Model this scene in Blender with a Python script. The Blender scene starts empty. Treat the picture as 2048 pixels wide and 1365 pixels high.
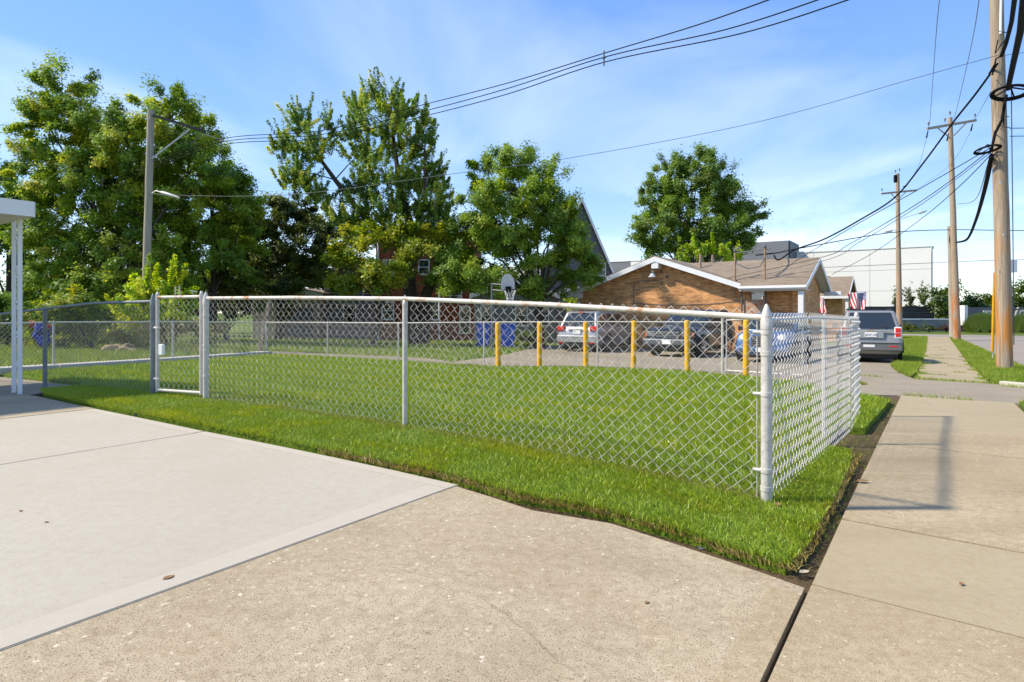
import bpy, bmesh, math, random
import numpy as np
from mathutils import Vector, Matrix
from mathutils.geometry import delaunay_2d_cdt
random.seed(7)
sc = bpy.context.scene
col = sc.collection
R = math.radians
# ------------------------------------------------------------------ camera
F, CX, HY, CH = 1250.0, 1024.0, 625.0, 1.2      # focal length in photo pixels, centre column, horizon row, eye height
cam_d = bpy.data.cameras.new('camera'); cam = bpy.data.objects.new('camera', cam_d); col.objects.link(cam)
cam.location = (0, 0, CH); cam.rotation_euler = (R(90), 0, 0)
cam_d.sensor_width = 36; cam_d.lens = F / 2048 * 36; cam_d.shift_y = -(682.5 - HY) / 2048
cam_d.clip_start = 0.05; cam_d.clip_end = 3000
sc.camera = cam
# ------------------------------------------------------------------ light
SD = Vector((0.5593, 0.829)); PD = Vector((-0.829, 0.5593))   # along the pavement, and away from it to the left
SUN_EL = R(46); SUN_H = Vector((0.985, 0.04)).normalized()
sun_d = bpy.data.lights.new('sun', 'SUN'); sun = bpy.data.objects.new('sun', sun_d); col.objects.link(sun)
sun_d.energy = 4.4; sun_d.angle = R(3.0); sun_d.color = (1.0, 0.89, 0.72)
sdir = Vector((SUN_H.x * math.cos(SUN_EL), SUN_H.y * math.cos(SUN_EL), -math.sin(SUN_EL)))
sun.rotation_euler = sdir.to_track_quat('-Z', 'Y').to_euler(); sun.location = (-30, -30, 40)
world = bpy.data.worlds.new('World'); sc.world = world; world.use_nodes = True
wn = world.node_tree; wn.nodes.clear()
def nd(t, typ, **kw):
    n = t.nodes.new(typ)
    for k, v in kw.items():
        if k.startswith('i_'):
            key = k[2:]; n.inputs[int(key) if key.isdigit() else key.replace('_', ' ')].default_value = v
        else: setattr(n, k, v)
    return n
w_out = nd(wn, 'ShaderNodeOutputWorld'); w_bg = nd(wn, 'ShaderNodeBackground', i_Strength=0.125)
sky = nd(wn, 'ShaderNodeTexSky', sky_type='NISHITA', sun_disc=False, sun_elevation=SUN_EL,
         sun_rotation=math.atan2(-SUN_H.x, -SUN_H.y), air_density=0.9, dust_density=0.0, ozone_density=3.0)
w_tc = nd(wn, 'ShaderNodeTexCoord'); w_sep = nd(wn, 'ShaderNodeSeparateXYZ')
w_z = nd(wn, 'ShaderNodeMath', operation='MAXIMUM', i_1=0.06)
w_dx = nd(wn, 'ShaderNodeMath', operation='DIVIDE'); w_dy = nd(wn, 'ShaderNodeMath', operation='DIVIDE')
w_cmb = nd(wn, 'ShaderNodeCombineXYZ')
w_map = nd(wn, 'ShaderNodeMapping'); w_map.inputs['Scale'].default_value = (0.55, 0.26, 1); w_map.inputs['Location'].default_value = (5.3, 0.35, 0)
w_map.inputs['Rotation'].default_value = (0, 0, R(-28))
w_noi = nd(wn, 'ShaderNodeTexNoise', i_Scale=1.5, i_Detail=5, i_Roughness=0.5, i_Distortion=0.5)
w_rmp = nd(wn, 'ShaderNodeMapRange', i_1=0.46, i_2=0.82, i_3=0.0, i_4=0.27)
w_noi2 = nd(wn, 'ShaderNodeTexNoise', i_Scale=3.2, i_Detail=7, i_Roughness=0.6)       # low heaped clouds near the skyline
w_rm2 = nd(wn, 'ShaderNodeMapRange', i_1=0.57, i_2=0.68, i_3=0.0, i_4=0.55)
w_low = nd(wn, 'ShaderNodeMapRange', i_1=0.10, i_2=0.19, i_3=1.0, i_4=0.0)
w_mul = nd(wn, 'ShaderNodeMath', operation='MULTIPLY'); w_max = nd(wn, 'ShaderNodeMath', operation='MAXIMUM')
w_mix = nd(wn, 'ShaderNodeMixRGB', i_Color2=(8.6, 8.9, 9.4, 1))
w_gam = nd(wn, 'ShaderNodeGamma', i_Gamma=0.46); w_hs = nd(wn, 'ShaderNodeHueSaturation', i_Hue=.517, i_Saturation=1.82, i_Value=2.78)
L = wn.links.new
L(w_tc.outputs['Generated'], w_sep.inputs[0]); L(w_sep.outputs[2], w_z.inputs[0])
L(w_sep.outputs[0], w_dx.inputs[0]); L(w_z.outputs[0], w_dx.inputs[1]); L(w_sep.outputs[1], w_dy.inputs[0]); L(w_z.outputs[0], w_dy.inputs[1])
L(w_dx.outputs[0], w_cmb.inputs[0]); L(w_dy.outputs[0], w_cmb.inputs[1]); L(w_cmb.outputs[0], w_map.inputs[0]); L(w_map.outputs[0], w_noi.inputs[0])
L(w_noi.outputs[0], w_rmp.inputs[0]); L(w_tc.outputs['Generated'], w_noi2.inputs[0]); L(w_noi2.outputs[0], w_rm2.inputs[0])
L(w_sep.outputs[2], w_low.inputs[0]); L(w_rm2.outputs[0], w_mul.inputs[0]); L(w_low.outputs[0], w_mul.inputs[1])
L(w_rmp.outputs[0], w_max.inputs[0]); L(w_mul.outputs[0], w_max.inputs[1]); L(w_max.outputs[0], w_mix.inputs[0])
L(sky.outputs[0], w_gam.inputs[0]); L(w_gam.outputs[0], w_hs.inputs['Color']); L(w_hs.outputs[0], w_mix.inputs[1]); L(w_mix.outputs[0], w_bg.inputs[0]); L(w_bg.outputs[0], w_out.inputs[0])
sc.view_settings.view_transform = 'Standard'; sc.view_settings.look = 'None'
sc.view_settings.exposure = 0.72; sc.view_settings.gamma = 1.0; sc.view_settings.use_curve_mapping = False
sc.render.engine = 'CYCLES'
sc.cycles.max_bounces = 6; sc.cycles.transparent_max_bounces = 6; sc.cycles.transmission_bounces = 3

# ------------------------------------------------------------------ terrain and the photo's pixels
CORNER = Vector((1.555, 3.82))
def ss(a, b, x):
    t = min(1, max(0, (x - a) / (b - a))); return t * t * (3 - 2 * t)
def T(x, y):
    dx, dy = x - CORNER.x, y - CORNER.y
    dv = dx * SD.x + dy * SD.y; u = dx * PD.x + dy * PD.y
    a = 0.5 * (dv + math.sqrt(dv * dv + 1)); b = a - 24
    a = a - 0.5 * (b + math.sqrt(b * b + 4))
    r = 0.0
    if u > 0: r = 0.17 * (1 - math.exp(-u / 1.8)) * (1 - .6 * ss(7.5, 11, u)) * (1 - ss(2, 8, dv))
    return -0.022 * a + r
def P(px, py, d): return Vector(((px - CX) / F * d, d, CH + (HY - py) / F * d))
def G(px, py, off=0.0):
    rx, rz = (px - CX) / F, (HY - py) / F
    f = lambda d: CH + rz * d - T(rx * d, d) - off
    a = 0.8; b = a
    while f(b) > 0 and b < 900: a = b; b *= 1.08
    for _ in range(40):
        m = .5 * (a + b)
        if f(m) > 0: a = m
        else: b = m
    d = .5 * (a + b); return Vector((rx * d, d, T(rx * d, d) + off))
def on(x, y, off=0.0): return Vector((x, y, T(x, y) + off))

# ------------------------------------------------------------------ materials
MATS = {}
def mat(name, rgb, rough=.7, metal=0.0, var=0.0, vscale=8.0, bump=0.0, bscale=60.0, rgb2=None, spec=.4, coat=0.0, detail=5, coords='Object'):
    if name in MATS: return MATS[name]
    m = bpy.data.materials.new(name); m.use_nodes = True; t = m.node_tree; b = t.nodes['Principled BSDF']
    b.inputs['Base Color'].default_value = (*rgb, 1); b.inputs['Roughness'].default_value = rough; b.inputs['Metallic'].default_value = metal
    b.inputs['Specular IOR Level'].default_value = spec
    if coat: b.inputs['Coat Weight'].default_value = coat; b.inputs['Coat Roughness'].default_value = .06
    if var or rgb2 or bump: tc = nd(t, 'ShaderNodeTexCoord')
    if var or rgb2:
        n = nd(t, 'ShaderNodeTexNoise', i_Scale=vscale, i_Detail=detail, i_Roughness=.62)
        t.links.new(tc.outputs[coords], n.inputs['Vector'])
        r = nd(t, 'ShaderNodeMapRange', i_1=.32, i_2=.68)
        t.links.new(n.outputs[0], r.inputs[0])
        mx = nd(t, 'ShaderNodeMixRGB'); t.links.new(r.outputs[0], mx.inputs[0])
        c2 = rgb2 or tuple(min(1, c * (1 + var)) for c in rgb); c1 = rgb if rgb2 else tuple(c * (1 - var) for c in rgb)
        mx.inputs[1].default_value = (*c1, 1); mx.inputs[2].default_value = (*c2, 1)
        t.links.new(mx.outputs[0], b.inputs['Base Color'])
    if bump:
        n2 = nd(t, 'ShaderNodeTexNoise', i_Scale=bscale, i_Detail=4); t.links.new(tc.outputs[coords], n2.inputs['Vector'])
        bp = nd(t, 'ShaderNodeBump', i_Strength=bump, i_Distance=.01); t.links.new(n2.outputs[0], bp.inputs['Height']); t.links.new(bp.outputs[0], b.inputs['Normal'])
    MATS[name] = m; return m

def concrete(name, c_base, c_dark, c_spot, spot_amt, grain=260, stain=None, rough=.9):
    """cast concrete: broad tone, mottling, exposed grains and pits"""
    m = bpy.data.materials.new(name); m.use_nodes = True; t = m.node_tree; b = t.nodes['Principled BSDF']; k = t.links.new
    b.inputs['Roughness'].default_value = rough; b.inputs['Specular IOR Level'].default_value = .2
    g = nd(t, 'ShaderNodeNewGeometry'); pos = g.outputs['Position']
    n1 = nd(t, 'ShaderNodeTexNoise', i_Scale=.9, i_Detail=5, i_Roughness=.6); n2 = nd(t, 'ShaderNodeTexNoise', i_Scale=22, i_Detail=4, i_Roughness=.7)
    n3 = nd(t, 'ShaderNodeTexNoise', i_Scale=grain, i_Detail=2, i_Roughness=.6); vo = nd(t, 'ShaderNodeTexVoronoi', i_Scale=grain * .42)
    for n in (n1, n2, n3, vo): k(pos, n.inputs['Vector'])
    r1 = nd(t, 'ShaderNodeMapRange', i_1=.35, i_2=.68); k(n1.outputs[0], r1.inputs[0])
    m1 = nd(t, 'ShaderNodeMixRGB'); m1.inputs[1].default_value = (*c_base, 1); m1.inputs[2].default_value = (*[.5 * (a + d) for a, d in zip(c_base, c_dark)], 1); k(r1.outputs[0], m1.inputs[0])
    r2 = nd(t, 'ShaderNodeMapRange', i_1=.42, i_2=.72, i_3=0, i_4=.7); k(n2.outputs[0], r2.inputs[0])
    m2 = nd(t, 'ShaderNodeMixRGB'); k(r2.outputs[0], m2.inputs[0]); k(m1.outputs[0], m2.inputs[1]); m2.inputs[2].default_value = (*c_dark, 1)
    r3 = nd(t, 'ShaderNodeMapRange', i_1=.52, i_2=.70, i_3=0, i_4=spot_amt); k(n3.outputs[0], r3.inputs[0])
    m3 = nd(t, 'ShaderNodeMixRGB'); k(r3.outputs[0], m3.inputs[0]); k(m2.outputs[0], m3.inputs[1]); m3.inputs[2].default_value = (*[c * .32 for c in c_dark], 1)
    cr = nd(t, 'ShaderNodeMapRange', i_1=.86, i_2=.97, i_3=0, i_4=spot_amt); k(vo.outputs['Color'], cr.inputs[0])
    m4 = nd(t, 'ShaderNodeMixRGB'); k(cr.outputs[0], m4.inputs[0]); k(m3.outputs[0], m4.inputs[1]); m4.inputs[2].default_value = (*c_spot, 1)
    last = m4
    if stain:
        n5 = nd(t, 'ShaderNodeTexNoise', i_Scale=.55, i_Detail=6, i_Roughness=.72); k(pos, n5.inputs['Vector'])
        r5 = nd(t, 'ShaderNodeMapRange', i_1=.5, i_2=.72, i_3=0, i_4=.6); k(n5.outputs[0], r5.inputs[0])
        m5 = nd(t, 'ShaderNodeMixRGB'); k(r5.outputs[0], m5.inputs[0]); k(last.outputs[0], m5.inputs[1]); m5.inputs[2].default_value = (*stain, 1); last = m5
    if name in ('walk_concrete_smooth', 'walk_concrete_rough', 'old_asphalt', 'exposed_aggregate', 'street_asphalt'):
        nw_ = nd(t, 'ShaderNodeTexNoise', i_Scale=2.3, i_Detail=6); k(pos, nw_.inputs['Vector'])
        mv = nd(t, 'ShaderNodeMixRGB', i_0=.16); k(pos, mv.inputs[1]); k(nw_.outputs['Color'], mv.inputs[2])
        vc = nd(t, 'ShaderNodeTexVoronoi', feature='DISTANCE_TO_EDGE', i_Scale=.42 if 'asphalt' not in name else .8); k(mv.outputs[0], vc.inputs['Vector'])
        rc1 = nd(t, 'ShaderNodeMapRange', i_1=.0, i_2=.0035, i_3=.65, i_4=0.0); k(vc.outputs[0], rc1.inputs[0])
        nk = nd(t, 'ShaderNodeTexNoise', i_Scale=.6, i_Detail=2); k(pos, nk.inputs['Vector']); rk = nd(t, 'ShaderNodeMapRange', i_1=.52, i_2=.6); k(nk.outputs[0], rk.inputs[0])
        mk = nd(t, 'ShaderNodeMath', operation='MULTIPLY'); k(rc1.outputs[0], mk.inputs[0]); k(rk.outputs[0], mk.inputs[1])
        m6 = nd(t, 'ShaderNodeMixRGB'); k(mk.outputs[0], m6.inputs[0]); k(last.outputs[0], m6.inputs[1]); m6.inputs[2].default_value = (*[c * .25 for c in c_dark], 1)
        mpv = nd(t, 'ShaderNodeMapping'); mpv.inputs['Rotation'].default_value = (0, 0, R(34)); mpv.inputs['Scale'].default_value = (.35, 2.4, 1); k(pos, mpv.inputs[0])
        ns_ = nd(t, 'ShaderNodeTexNoise', i_Scale=1.1, i_Detail=6, i_Roughness=.65); k(mpv.outputs[0], ns_.inputs['Vector'])
        rs_ = nd(t, 'ShaderNodeMapRange', i_1=.5, i_2=.72, i_3=0, i_4=.38); k(ns_.outputs[0], rs_.inputs[0])
        m7 = nd(t, 'ShaderNodeMixRGB'); k(rs_.outputs[0], m7.inputs[0]); k(m6.outputs[0], m7.inputs[1]); m7.inputs[2].default_value = (*[c * .8 for c in c_dark], 1); last = m7
    k(last.outputs[0], b.inputs['Base Color'])
    bp = nd(t, 'ShaderNodeBump', i_Strength=.35, i_Distance=.004); k(n3.outputs[0], bp.inputs['Height']); k(bp.outputs[0], b.inputs['Normal'])
    MATS[name] = m; return m

def attr_mat(name, trans=.3, gloss=.05, rough=.5):
    m = bpy.data.materials.new(name); m.use_nodes = True; t = m.node_tree; t.nodes.clear(); k = t.links.new
    o = nd(t, 'ShaderNodeOutputMaterial'); a = nd(t, 'ShaderNodeAttribute', attribute_name='col')
    d = nd(t, 'ShaderNodeBsdfDiffuse'); tr = nd(t, 'ShaderNodeBsdfTranslucent'); gl = nd(t, 'ShaderNodeBsdfGlossy', i_Roughness=rough)
    gl.inputs['Color'].default_value = (1, 1, 1, 1)
    hs = nd(t, 'ShaderNodeHueSaturation', i_Hue=.485, i_Saturation=1.05, i_Value=1.25)
    k(a.outputs['Color'], d.inputs[0]); k(a.outputs['Color'], hs.inputs['Color']); k(hs.outputs[0], tr.inputs[0])
    m1 = nd(t, 'ShaderNodeMixShader', i_0=trans); k(d.outputs[0], m1.inputs[1]); k(tr.outputs[0], m1.inputs[2])
    m2 = nd(t, 'ShaderNodeMixShader', i_0=gloss); k(m1.outputs[0], m2.inputs[1]); k(gl.outputs[0], m2.inputs[2]); k(m2.outputs[0], o.inputs[0])
    MATS[name] = m; return m
M_LEAF = attr_mat('leaf', .5, .025, .5); M_GRASS = attr_mat('grass_blade', .3, .03, .5)

def ground_mat(name, c1, c2, c3, s1=.7, s2=14):
    m = bpy.data.materials.new(name); m.use_nodes = True; t = m.node_tree; b = t.nodes['Principled BSDF']; k = t.links.new
    b.inputs['Roughness'].default_value = .95; b.inputs['Specular IOR Level'].default_value = .1
    g = nd(t, 'ShaderNodeNewGeometry')
    n1 = nd(t, 'ShaderNodeTexNoise', i_Scale=s1, i_Detail=5, i_Roughness=.65); n2 = nd(t, 'ShaderNodeTexNoise', i_Scale=s2, i_Detail=5, i_Roughness=.75)
    k(g.outputs['Position'], n1.inputs['Vector']); k(g.outputs['Position'], n2.inputs['Vector'])
    r1 = nd(t, 'ShaderNodeMapRange', i_1=.38, i_2=.64); r2 = nd(t, 'ShaderNodeMapRange', i_1=.4, i_2=.66, i_4=.8); k(n1.outputs[0], r1.inputs[0]); k(n2.outputs[0], r2.inputs[0])
    m1 = nd(t, 'ShaderNodeMixRGB'); m1.inputs[1].default_value = (*c1, 1); m1.inputs[2].default_value = (*c2, 1); k(r1.outputs[0], m1.inputs[0])
    m2 = nd(t, 'ShaderNodeMixRGB'); k(r2.outputs[0], m2.inputs[0]); k(m1.outputs[0], m2.inputs[1]); m2.inputs[2].default_value = (*c3, 1)
    k(m2.outputs[0], b.inputs['Base Color'])
    bp = nd(t, 'ShaderNodeBump', i_Strength=.6, i_Distance=.03); k(n2.outputs[0], bp.inputs['Height']); k(bp.outputs[0], b.inputs['Normal'])
    MATS[name] = m; return m

def brick_mat(name, c1, c2, mortar, bw=.215, bh=.068):
    m = bpy.data.materials.new(name); m.use_nodes = True; t = m.node_tree; b = t.nodes['Principled BSDF']; k = t.links.new
    b.inputs['Roughness'].default_value = .88; b.inputs['Specular IOR Level'].default_value = .2
    tc = nd(t, 'ShaderNodeTexCoord'); sp = nd(t, 'ShaderNodeSeparateXYZ'); cb = nd(t, 'ShaderNodeCombineXYZ'); ad = nd(t, 'ShaderNodeMath', operation='ADD')
    k(tc.outputs['Object'], sp.inputs[0]); k(sp.outputs[0], ad.inputs[0]); k(sp.outputs[1], ad.inputs[1]); k(ad.outputs[0], cb.inputs[0]); k(sp.outputs[2], cb.inputs[1])
    br = nd(t, 'ShaderNodeTexBrick', i_Scale=1.0, i_Mortar_Size=.008, i_Mortar_Smooth=.1, i_Bias=-.1, i_Brick_Width=bw, i_Row_Height=bh)
    k(cb.outputs[0], br.inputs['Vector'])
    br.inputs['Color1'].default_value = (*c1, 1); br.inputs['Color2'].default_value = (*c2, 1); br.inputs['Mortar'].default_value = (*mortar, 1)
    n = nd(t, 'ShaderNodeTexNoise', i_Scale=.9, i_Detail=6, i_Roughness=.7); k(tc.outputs['Object'], n.inputs['Vector'])
    r = nd(t, 'ShaderNodeMapRange', i_1=.35, i_2=.7, i_3=.86, i_4=1.1); k(n.outputs[0], r.inputs[0])
    mp = nd(t, 'ShaderNodeMapping'); mp.inputs['Scale'].default_value = (1 / bw * .8, 1 / bw * .8, 1 / bh); k(tc.outputs['Object'], mp.inputs[0])
    wn_ = nd(t, 'ShaderNodeTexNoise', i_Scale=1.0, i_Detail=1); k(mp.outputs[0], wn_.inputs['Vector'])
    r2 = nd(t, 'ShaderNodeMapRange', i_1=.3, i_2=.72, i_3=.68, i_4=1.35); k(wn_.outputs[0], r2.inputs[0])
    mu = nd(t, 'ShaderNodeMath', operation='MULTIPLY'); k(r.outputs[0], mu.inputs[0]); k(r2.outputs[0], mu.inputs[1])
    hs = nd(t, 'ShaderNodeHueSaturation'); k(br.outputs[0], hs.inputs['Color']); k(mu.outputs[0], hs.inputs['Value']); k(hs.outputs[0], b.inputs['Base Color'])
    bp = nd(t, 'ShaderNodeBump', i_Strength=.4, i_Distance=.008, invert=True); k(br.outputs['Fac'], bp.inputs['Height']); k(bp.outputs[0], b.inputs['Normal'])
    MATS[name] = m; return m

def shingle_mat(name, c1, c2):
    m = bpy.data.materials.new(name); m.use_nodes = True; t = m.node_tree; b = t.nodes['Principled BSDF']; k = t.links.new
    b.inputs['Roughness'].default_value = .95
    tc = nd(t, 'ShaderNodeTexCoord')
    mp = nd(t, 'ShaderNodeMapping'); mp.inputs['Scale'].default_value = (3.0, 7.0, 16.0); k(tc.outputs['Object'], mp.inputs[0])
    n = nd(t, 'ShaderNodeTexNoise', i_Scale=1.0, i_Detail=3, i_Roughness=.75); k(mp.outputs[0], n.inputs['Vector'])
    n2 = nd(t, 'ShaderNodeTexNoise', i_Scale=.5, i_Detail=3); k(tc.outputs['Object'], n2.inputs['Vector'])
    ad = nd(t, 'ShaderNodeMixRGB', i_0=.3); k(n.outputs[0], ad.inputs[1]); k(n2.outputs[0], ad.inputs[2])
    r = nd(t, 'ShaderNodeMapRange', i_1=.36, i_2=.64); k(ad.outputs[0], r.inputs[0])
    mx = nd(t, 'ShaderNodeMixRGB'); mx.inputs[1].default_value = (*c1, 1); mx.inputs[2].default_value = (*c2, 1); k(r.outputs[0], mx.inputs[0]); k(mx.outputs[0], b.inputs['Base Color'])
    MATS[name] = m; return m

def wood_mat(name, c1, c2, c3, s=1.0):
    m = bpy.data.materials.new(name); m.use_nodes = True; t = m.node_tree; b = t.nodes['Principled BSDF']; k = t.links.new
    b.inputs['Roughness'].default_value = .85; b.inputs['Specular IOR Level'].default_value = .2
    g = nd(t, 'ShaderNodeNewGeometry'); mp = nd(t, 'ShaderNodeMapping'); mp.inputs['Scale'].default_value = (28 * s, 28 * s, .9 * s); k(g.outputs['Position'], mp.inputs[0])
    n = nd(t, 'ShaderNodeTexNoise', i_Scale=1.0, i_Detail=5, i_Roughness=.7); k(mp.outputs[0], n.inputs['Vector'])
    mp2 = nd(t, 'ShaderNodeMapping'); mp2.inputs['Scale'].default_value = (4, 4, .8); k(g.outputs['Position'], mp2.inputs[0])
    n2 = nd(t, 'ShaderNodeTexNoise', i_Scale=1.0, i_Detail=4); k(mp2.outputs[0], n2.inputs['Vector'])
    r = nd(t, 'ShaderNodeMapRange', i_1=.35, i_2=.68); r2 = nd(t, 'ShaderNodeMapRange', i_1=.44, i_2=.60); k(n.outputs[0], r.inputs[0]); k(n2.outputs[0], r2.inputs[0])
    m1 = nd(t, 'ShaderNodeMixRGB'); m1.inputs[1].default_value = (*c1, 1); m1.inputs[2].default_value = (*c2, 1); k(r.outputs[0], m1.inputs[0])
    # weathered grey upper part, bare orange wood low down
    sp = nd(t, 'ShaderNodeSeparateXYZ'); k(g.outputs['Position'], sp.inputs[0]); rz = nd(t, 'ShaderNodeMapRange', i_1=1.2, i_2=5.0, i_3=.95, i_4=0.0); k(sp.outputs[2], rz.inputs[0])
    mu = nd(t, 'ShaderNodeMath', operation='MULTIPLY'); k(r2.outputs[0], mu.inputs[0]); k(rz.outputs[0], mu.inputs[1])
    m2 = nd(t, 'ShaderNodeMixRGB'); k(mu.outputs[0], m2.inputs[0]); k(m1.outputs[0], m2.inputs[1]); m2.inputs[2].default_value = (*c3, 1); k(m2.outputs[0], b.inputs['Base Color'])
    mp3 = nd(t, 'ShaderNodeMapping'); mp3.inputs['Scale'].default_value = (60 * s, 60 * s, .5 * s); k(g.outputs['Position'], mp3.inputs[0])
    n3 = nd(t, 'ShaderNodeTexNoise', i_Scale=1.0, i_Detail=6, i_Roughness=.6); k(mp3.outputs[0], n3.inputs['Vector']); r3 = nd(t, 'ShaderNodeMapRange', i_1=.55, i_2=.66, i_3=0, i_4=.75); k(n3.outputs[0], r3.inputs[0])
    m3 = nd(t, 'ShaderNodeMixRGB'); k(r3.outputs[0], m3.inputs[0]); k(m2.outputs[0], m3.inputs[1]); m3.inputs[2].default_value = (*[c * .28 for c in c1], 1); k(m3.outputs[0], b.inputs['Base Color'])
    bp = nd(t, 'ShaderNodeBump', i_Strength=.8, i_Distance=.012); k(n.outputs[0], bp.inputs['Height']); k(bp.outputs[0], b.inputs['Normal'])
    MATS[name] = m; return m

M_AGG = concrete('exposed_aggregate', (.45, .38, .262), (.265, .205, .125), (.60, .53, .41), .95, 190, stain=(.31, .22, .135))
M_SLAB = concrete('broomed_concrete', (.425, .393, .318), (.355, .322, .25), (.48, .44, .365), .35, 280, stain=(.365, .322, .25))
M_SLABE = concrete('smooth_concrete', (.435, .397, .325), (.40, .36, .285), (.46, .42, .345), .15, 260)
M_WALKA = concrete('walk_concrete_rough', (.42, .345, .22), (.26, .195, .11), (.55, .47, .34), .8, 230)
M_WALKB = concrete('walk_concrete_smooth', (.37, .31, .20), (.30, .243, .145), (.43, .37, .26), .4, 220)
M_ASPH = concrete('old_asphalt', (.32, .275, .20), (.215, .18, .125), (.42, .37, .29), .7, 90)
M_STREET = concrete('street_asphalt', (0.288, 0.256, 0.216), (0.232, 0.204, 0.168), (0.336, 0.304, 0.264), .3, 80)
M_CURB = concrete('curb_concrete', (.50, .475, .42), (.38, .355, .30), (.56, .53, .47), .35, 120)
M_SOIL = ground_mat('soil', (.10, .07, .04), (.15, .11, .065), (.06, .045, .02), 3, 40)
M_LAWN = ground_mat('lawn_base', (.12, .19, .016), (.16, .23, .022), (.07, .11, .012), .8, 26)
M_FIELD = ground_mat('rough_grass', (.09, .135, .02), (.13, .165, .03), (.06, .09, .015), .5, 9)
M_GALV = mat('galvanised_pipe', (.50, .48, .445), .55, .2, var=.2, vscale=22, bump=.15, bscale=70)
M_WHITEPIPE = mat('weathered_white_pipe', (.44, .41, .36), .6, .0, rgb2=(.56, .54, .50), vscale=30, bump=.1)
M_WIRE = mat('white_coated_wire', (.54, .52, .48), .5, .2, var=.15, vscale=9)
M_WIREG = mat('grey_wire', (.36, .36, .34), .45, .5, var=.15, vscale=9)
M_DARKPOST = mat('blue_grey_post', (.165, .19, .205), .5, .35, var=.2, vscale=14)
M_YEL = mat('bollard_yellow', (.80, .44, .014), .55, rgb2=(.60, .30, .02), vscale=9, bump=.25, bscale=40, detail=9)
M_WHITE = mat('white_paint', (.72, .72, .71), .45, var=.04, vscale=3)
M_TRIM = mat('white_trim', (.70, .72, .74), .5, var=.05, vscale=3)
M_BLACK = mat('black_rubber', (.016, .016, .017), .6)
M_CABLE = mat('black_cable', (.010, .010, .012), .85, spec=.1)
M_CABLEG = mat('grey_cable', (.10, .11, .12), .5)
M_GLASS = mat('dark_glass', (.02, .026, .032), .06, spec=.8)
M_CHROME = mat('chrome', (.7, .7, .72), .15, .9)
M_RED = mat('red_lens', (.55, .015, .012), .2, spec=.6)
M_LENS = mat('clear_lens', (.75, .75, .72), .12, spec=.7)
M_BARK = mat('bark', (.045, .034, .024), .95, rgb2=(.075, .06, .045), vscale=9, bump=.8, bscale=18)
M_POLE = wood_mat('weathered_pole', (.24, .185, .13), (.42, .34, .26), (.46, .20, .05))
M_POLEG = wood_mat('grey_pole', (.27, .235, .185), (.43, .38, .31), (.42, .28, .15))
M_POLEO = wood_mat('orange_pole', (.30, .22, .15), (.42, .33, .24), (.46, .15, .03))
M_BRICK = brick_mat('tan_brick', (.64, .29, .09), (.45, .18, .05), (.58, .44, .29))
M_BRICKR = brick_mat('red_brick', (.25, .055, .025), (.19, .04, .02), (.24, .11, .07))
M_SHING = shingle_mat('brown_shingles', (.155, .12, .085), (.255, .205, .15))
M_SIDE = mat('grey_siding', (.115, .125, .135), .6, var=.06, vscale=2)
M_SIDEL = mat('pale_grey_siding', (.20, .205, .205), .6, var=.06, vscale=2)
M_PANELW = mat('white_panel', (.72, .71, .68), .6, var=.03, vscale=.3)
M_PANELG = mat('grey_panel', (.155, .165, .185), .6, var=.04, vscale=.3)
M_PANELD = mat('dark_panel', (.075, .08, .10), .6, var=.04, vscale=.3)
M_WALLG = mat('grey_block_wall', (.20, .215, .235), .8, var=.06, vscale=1.5)

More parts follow.
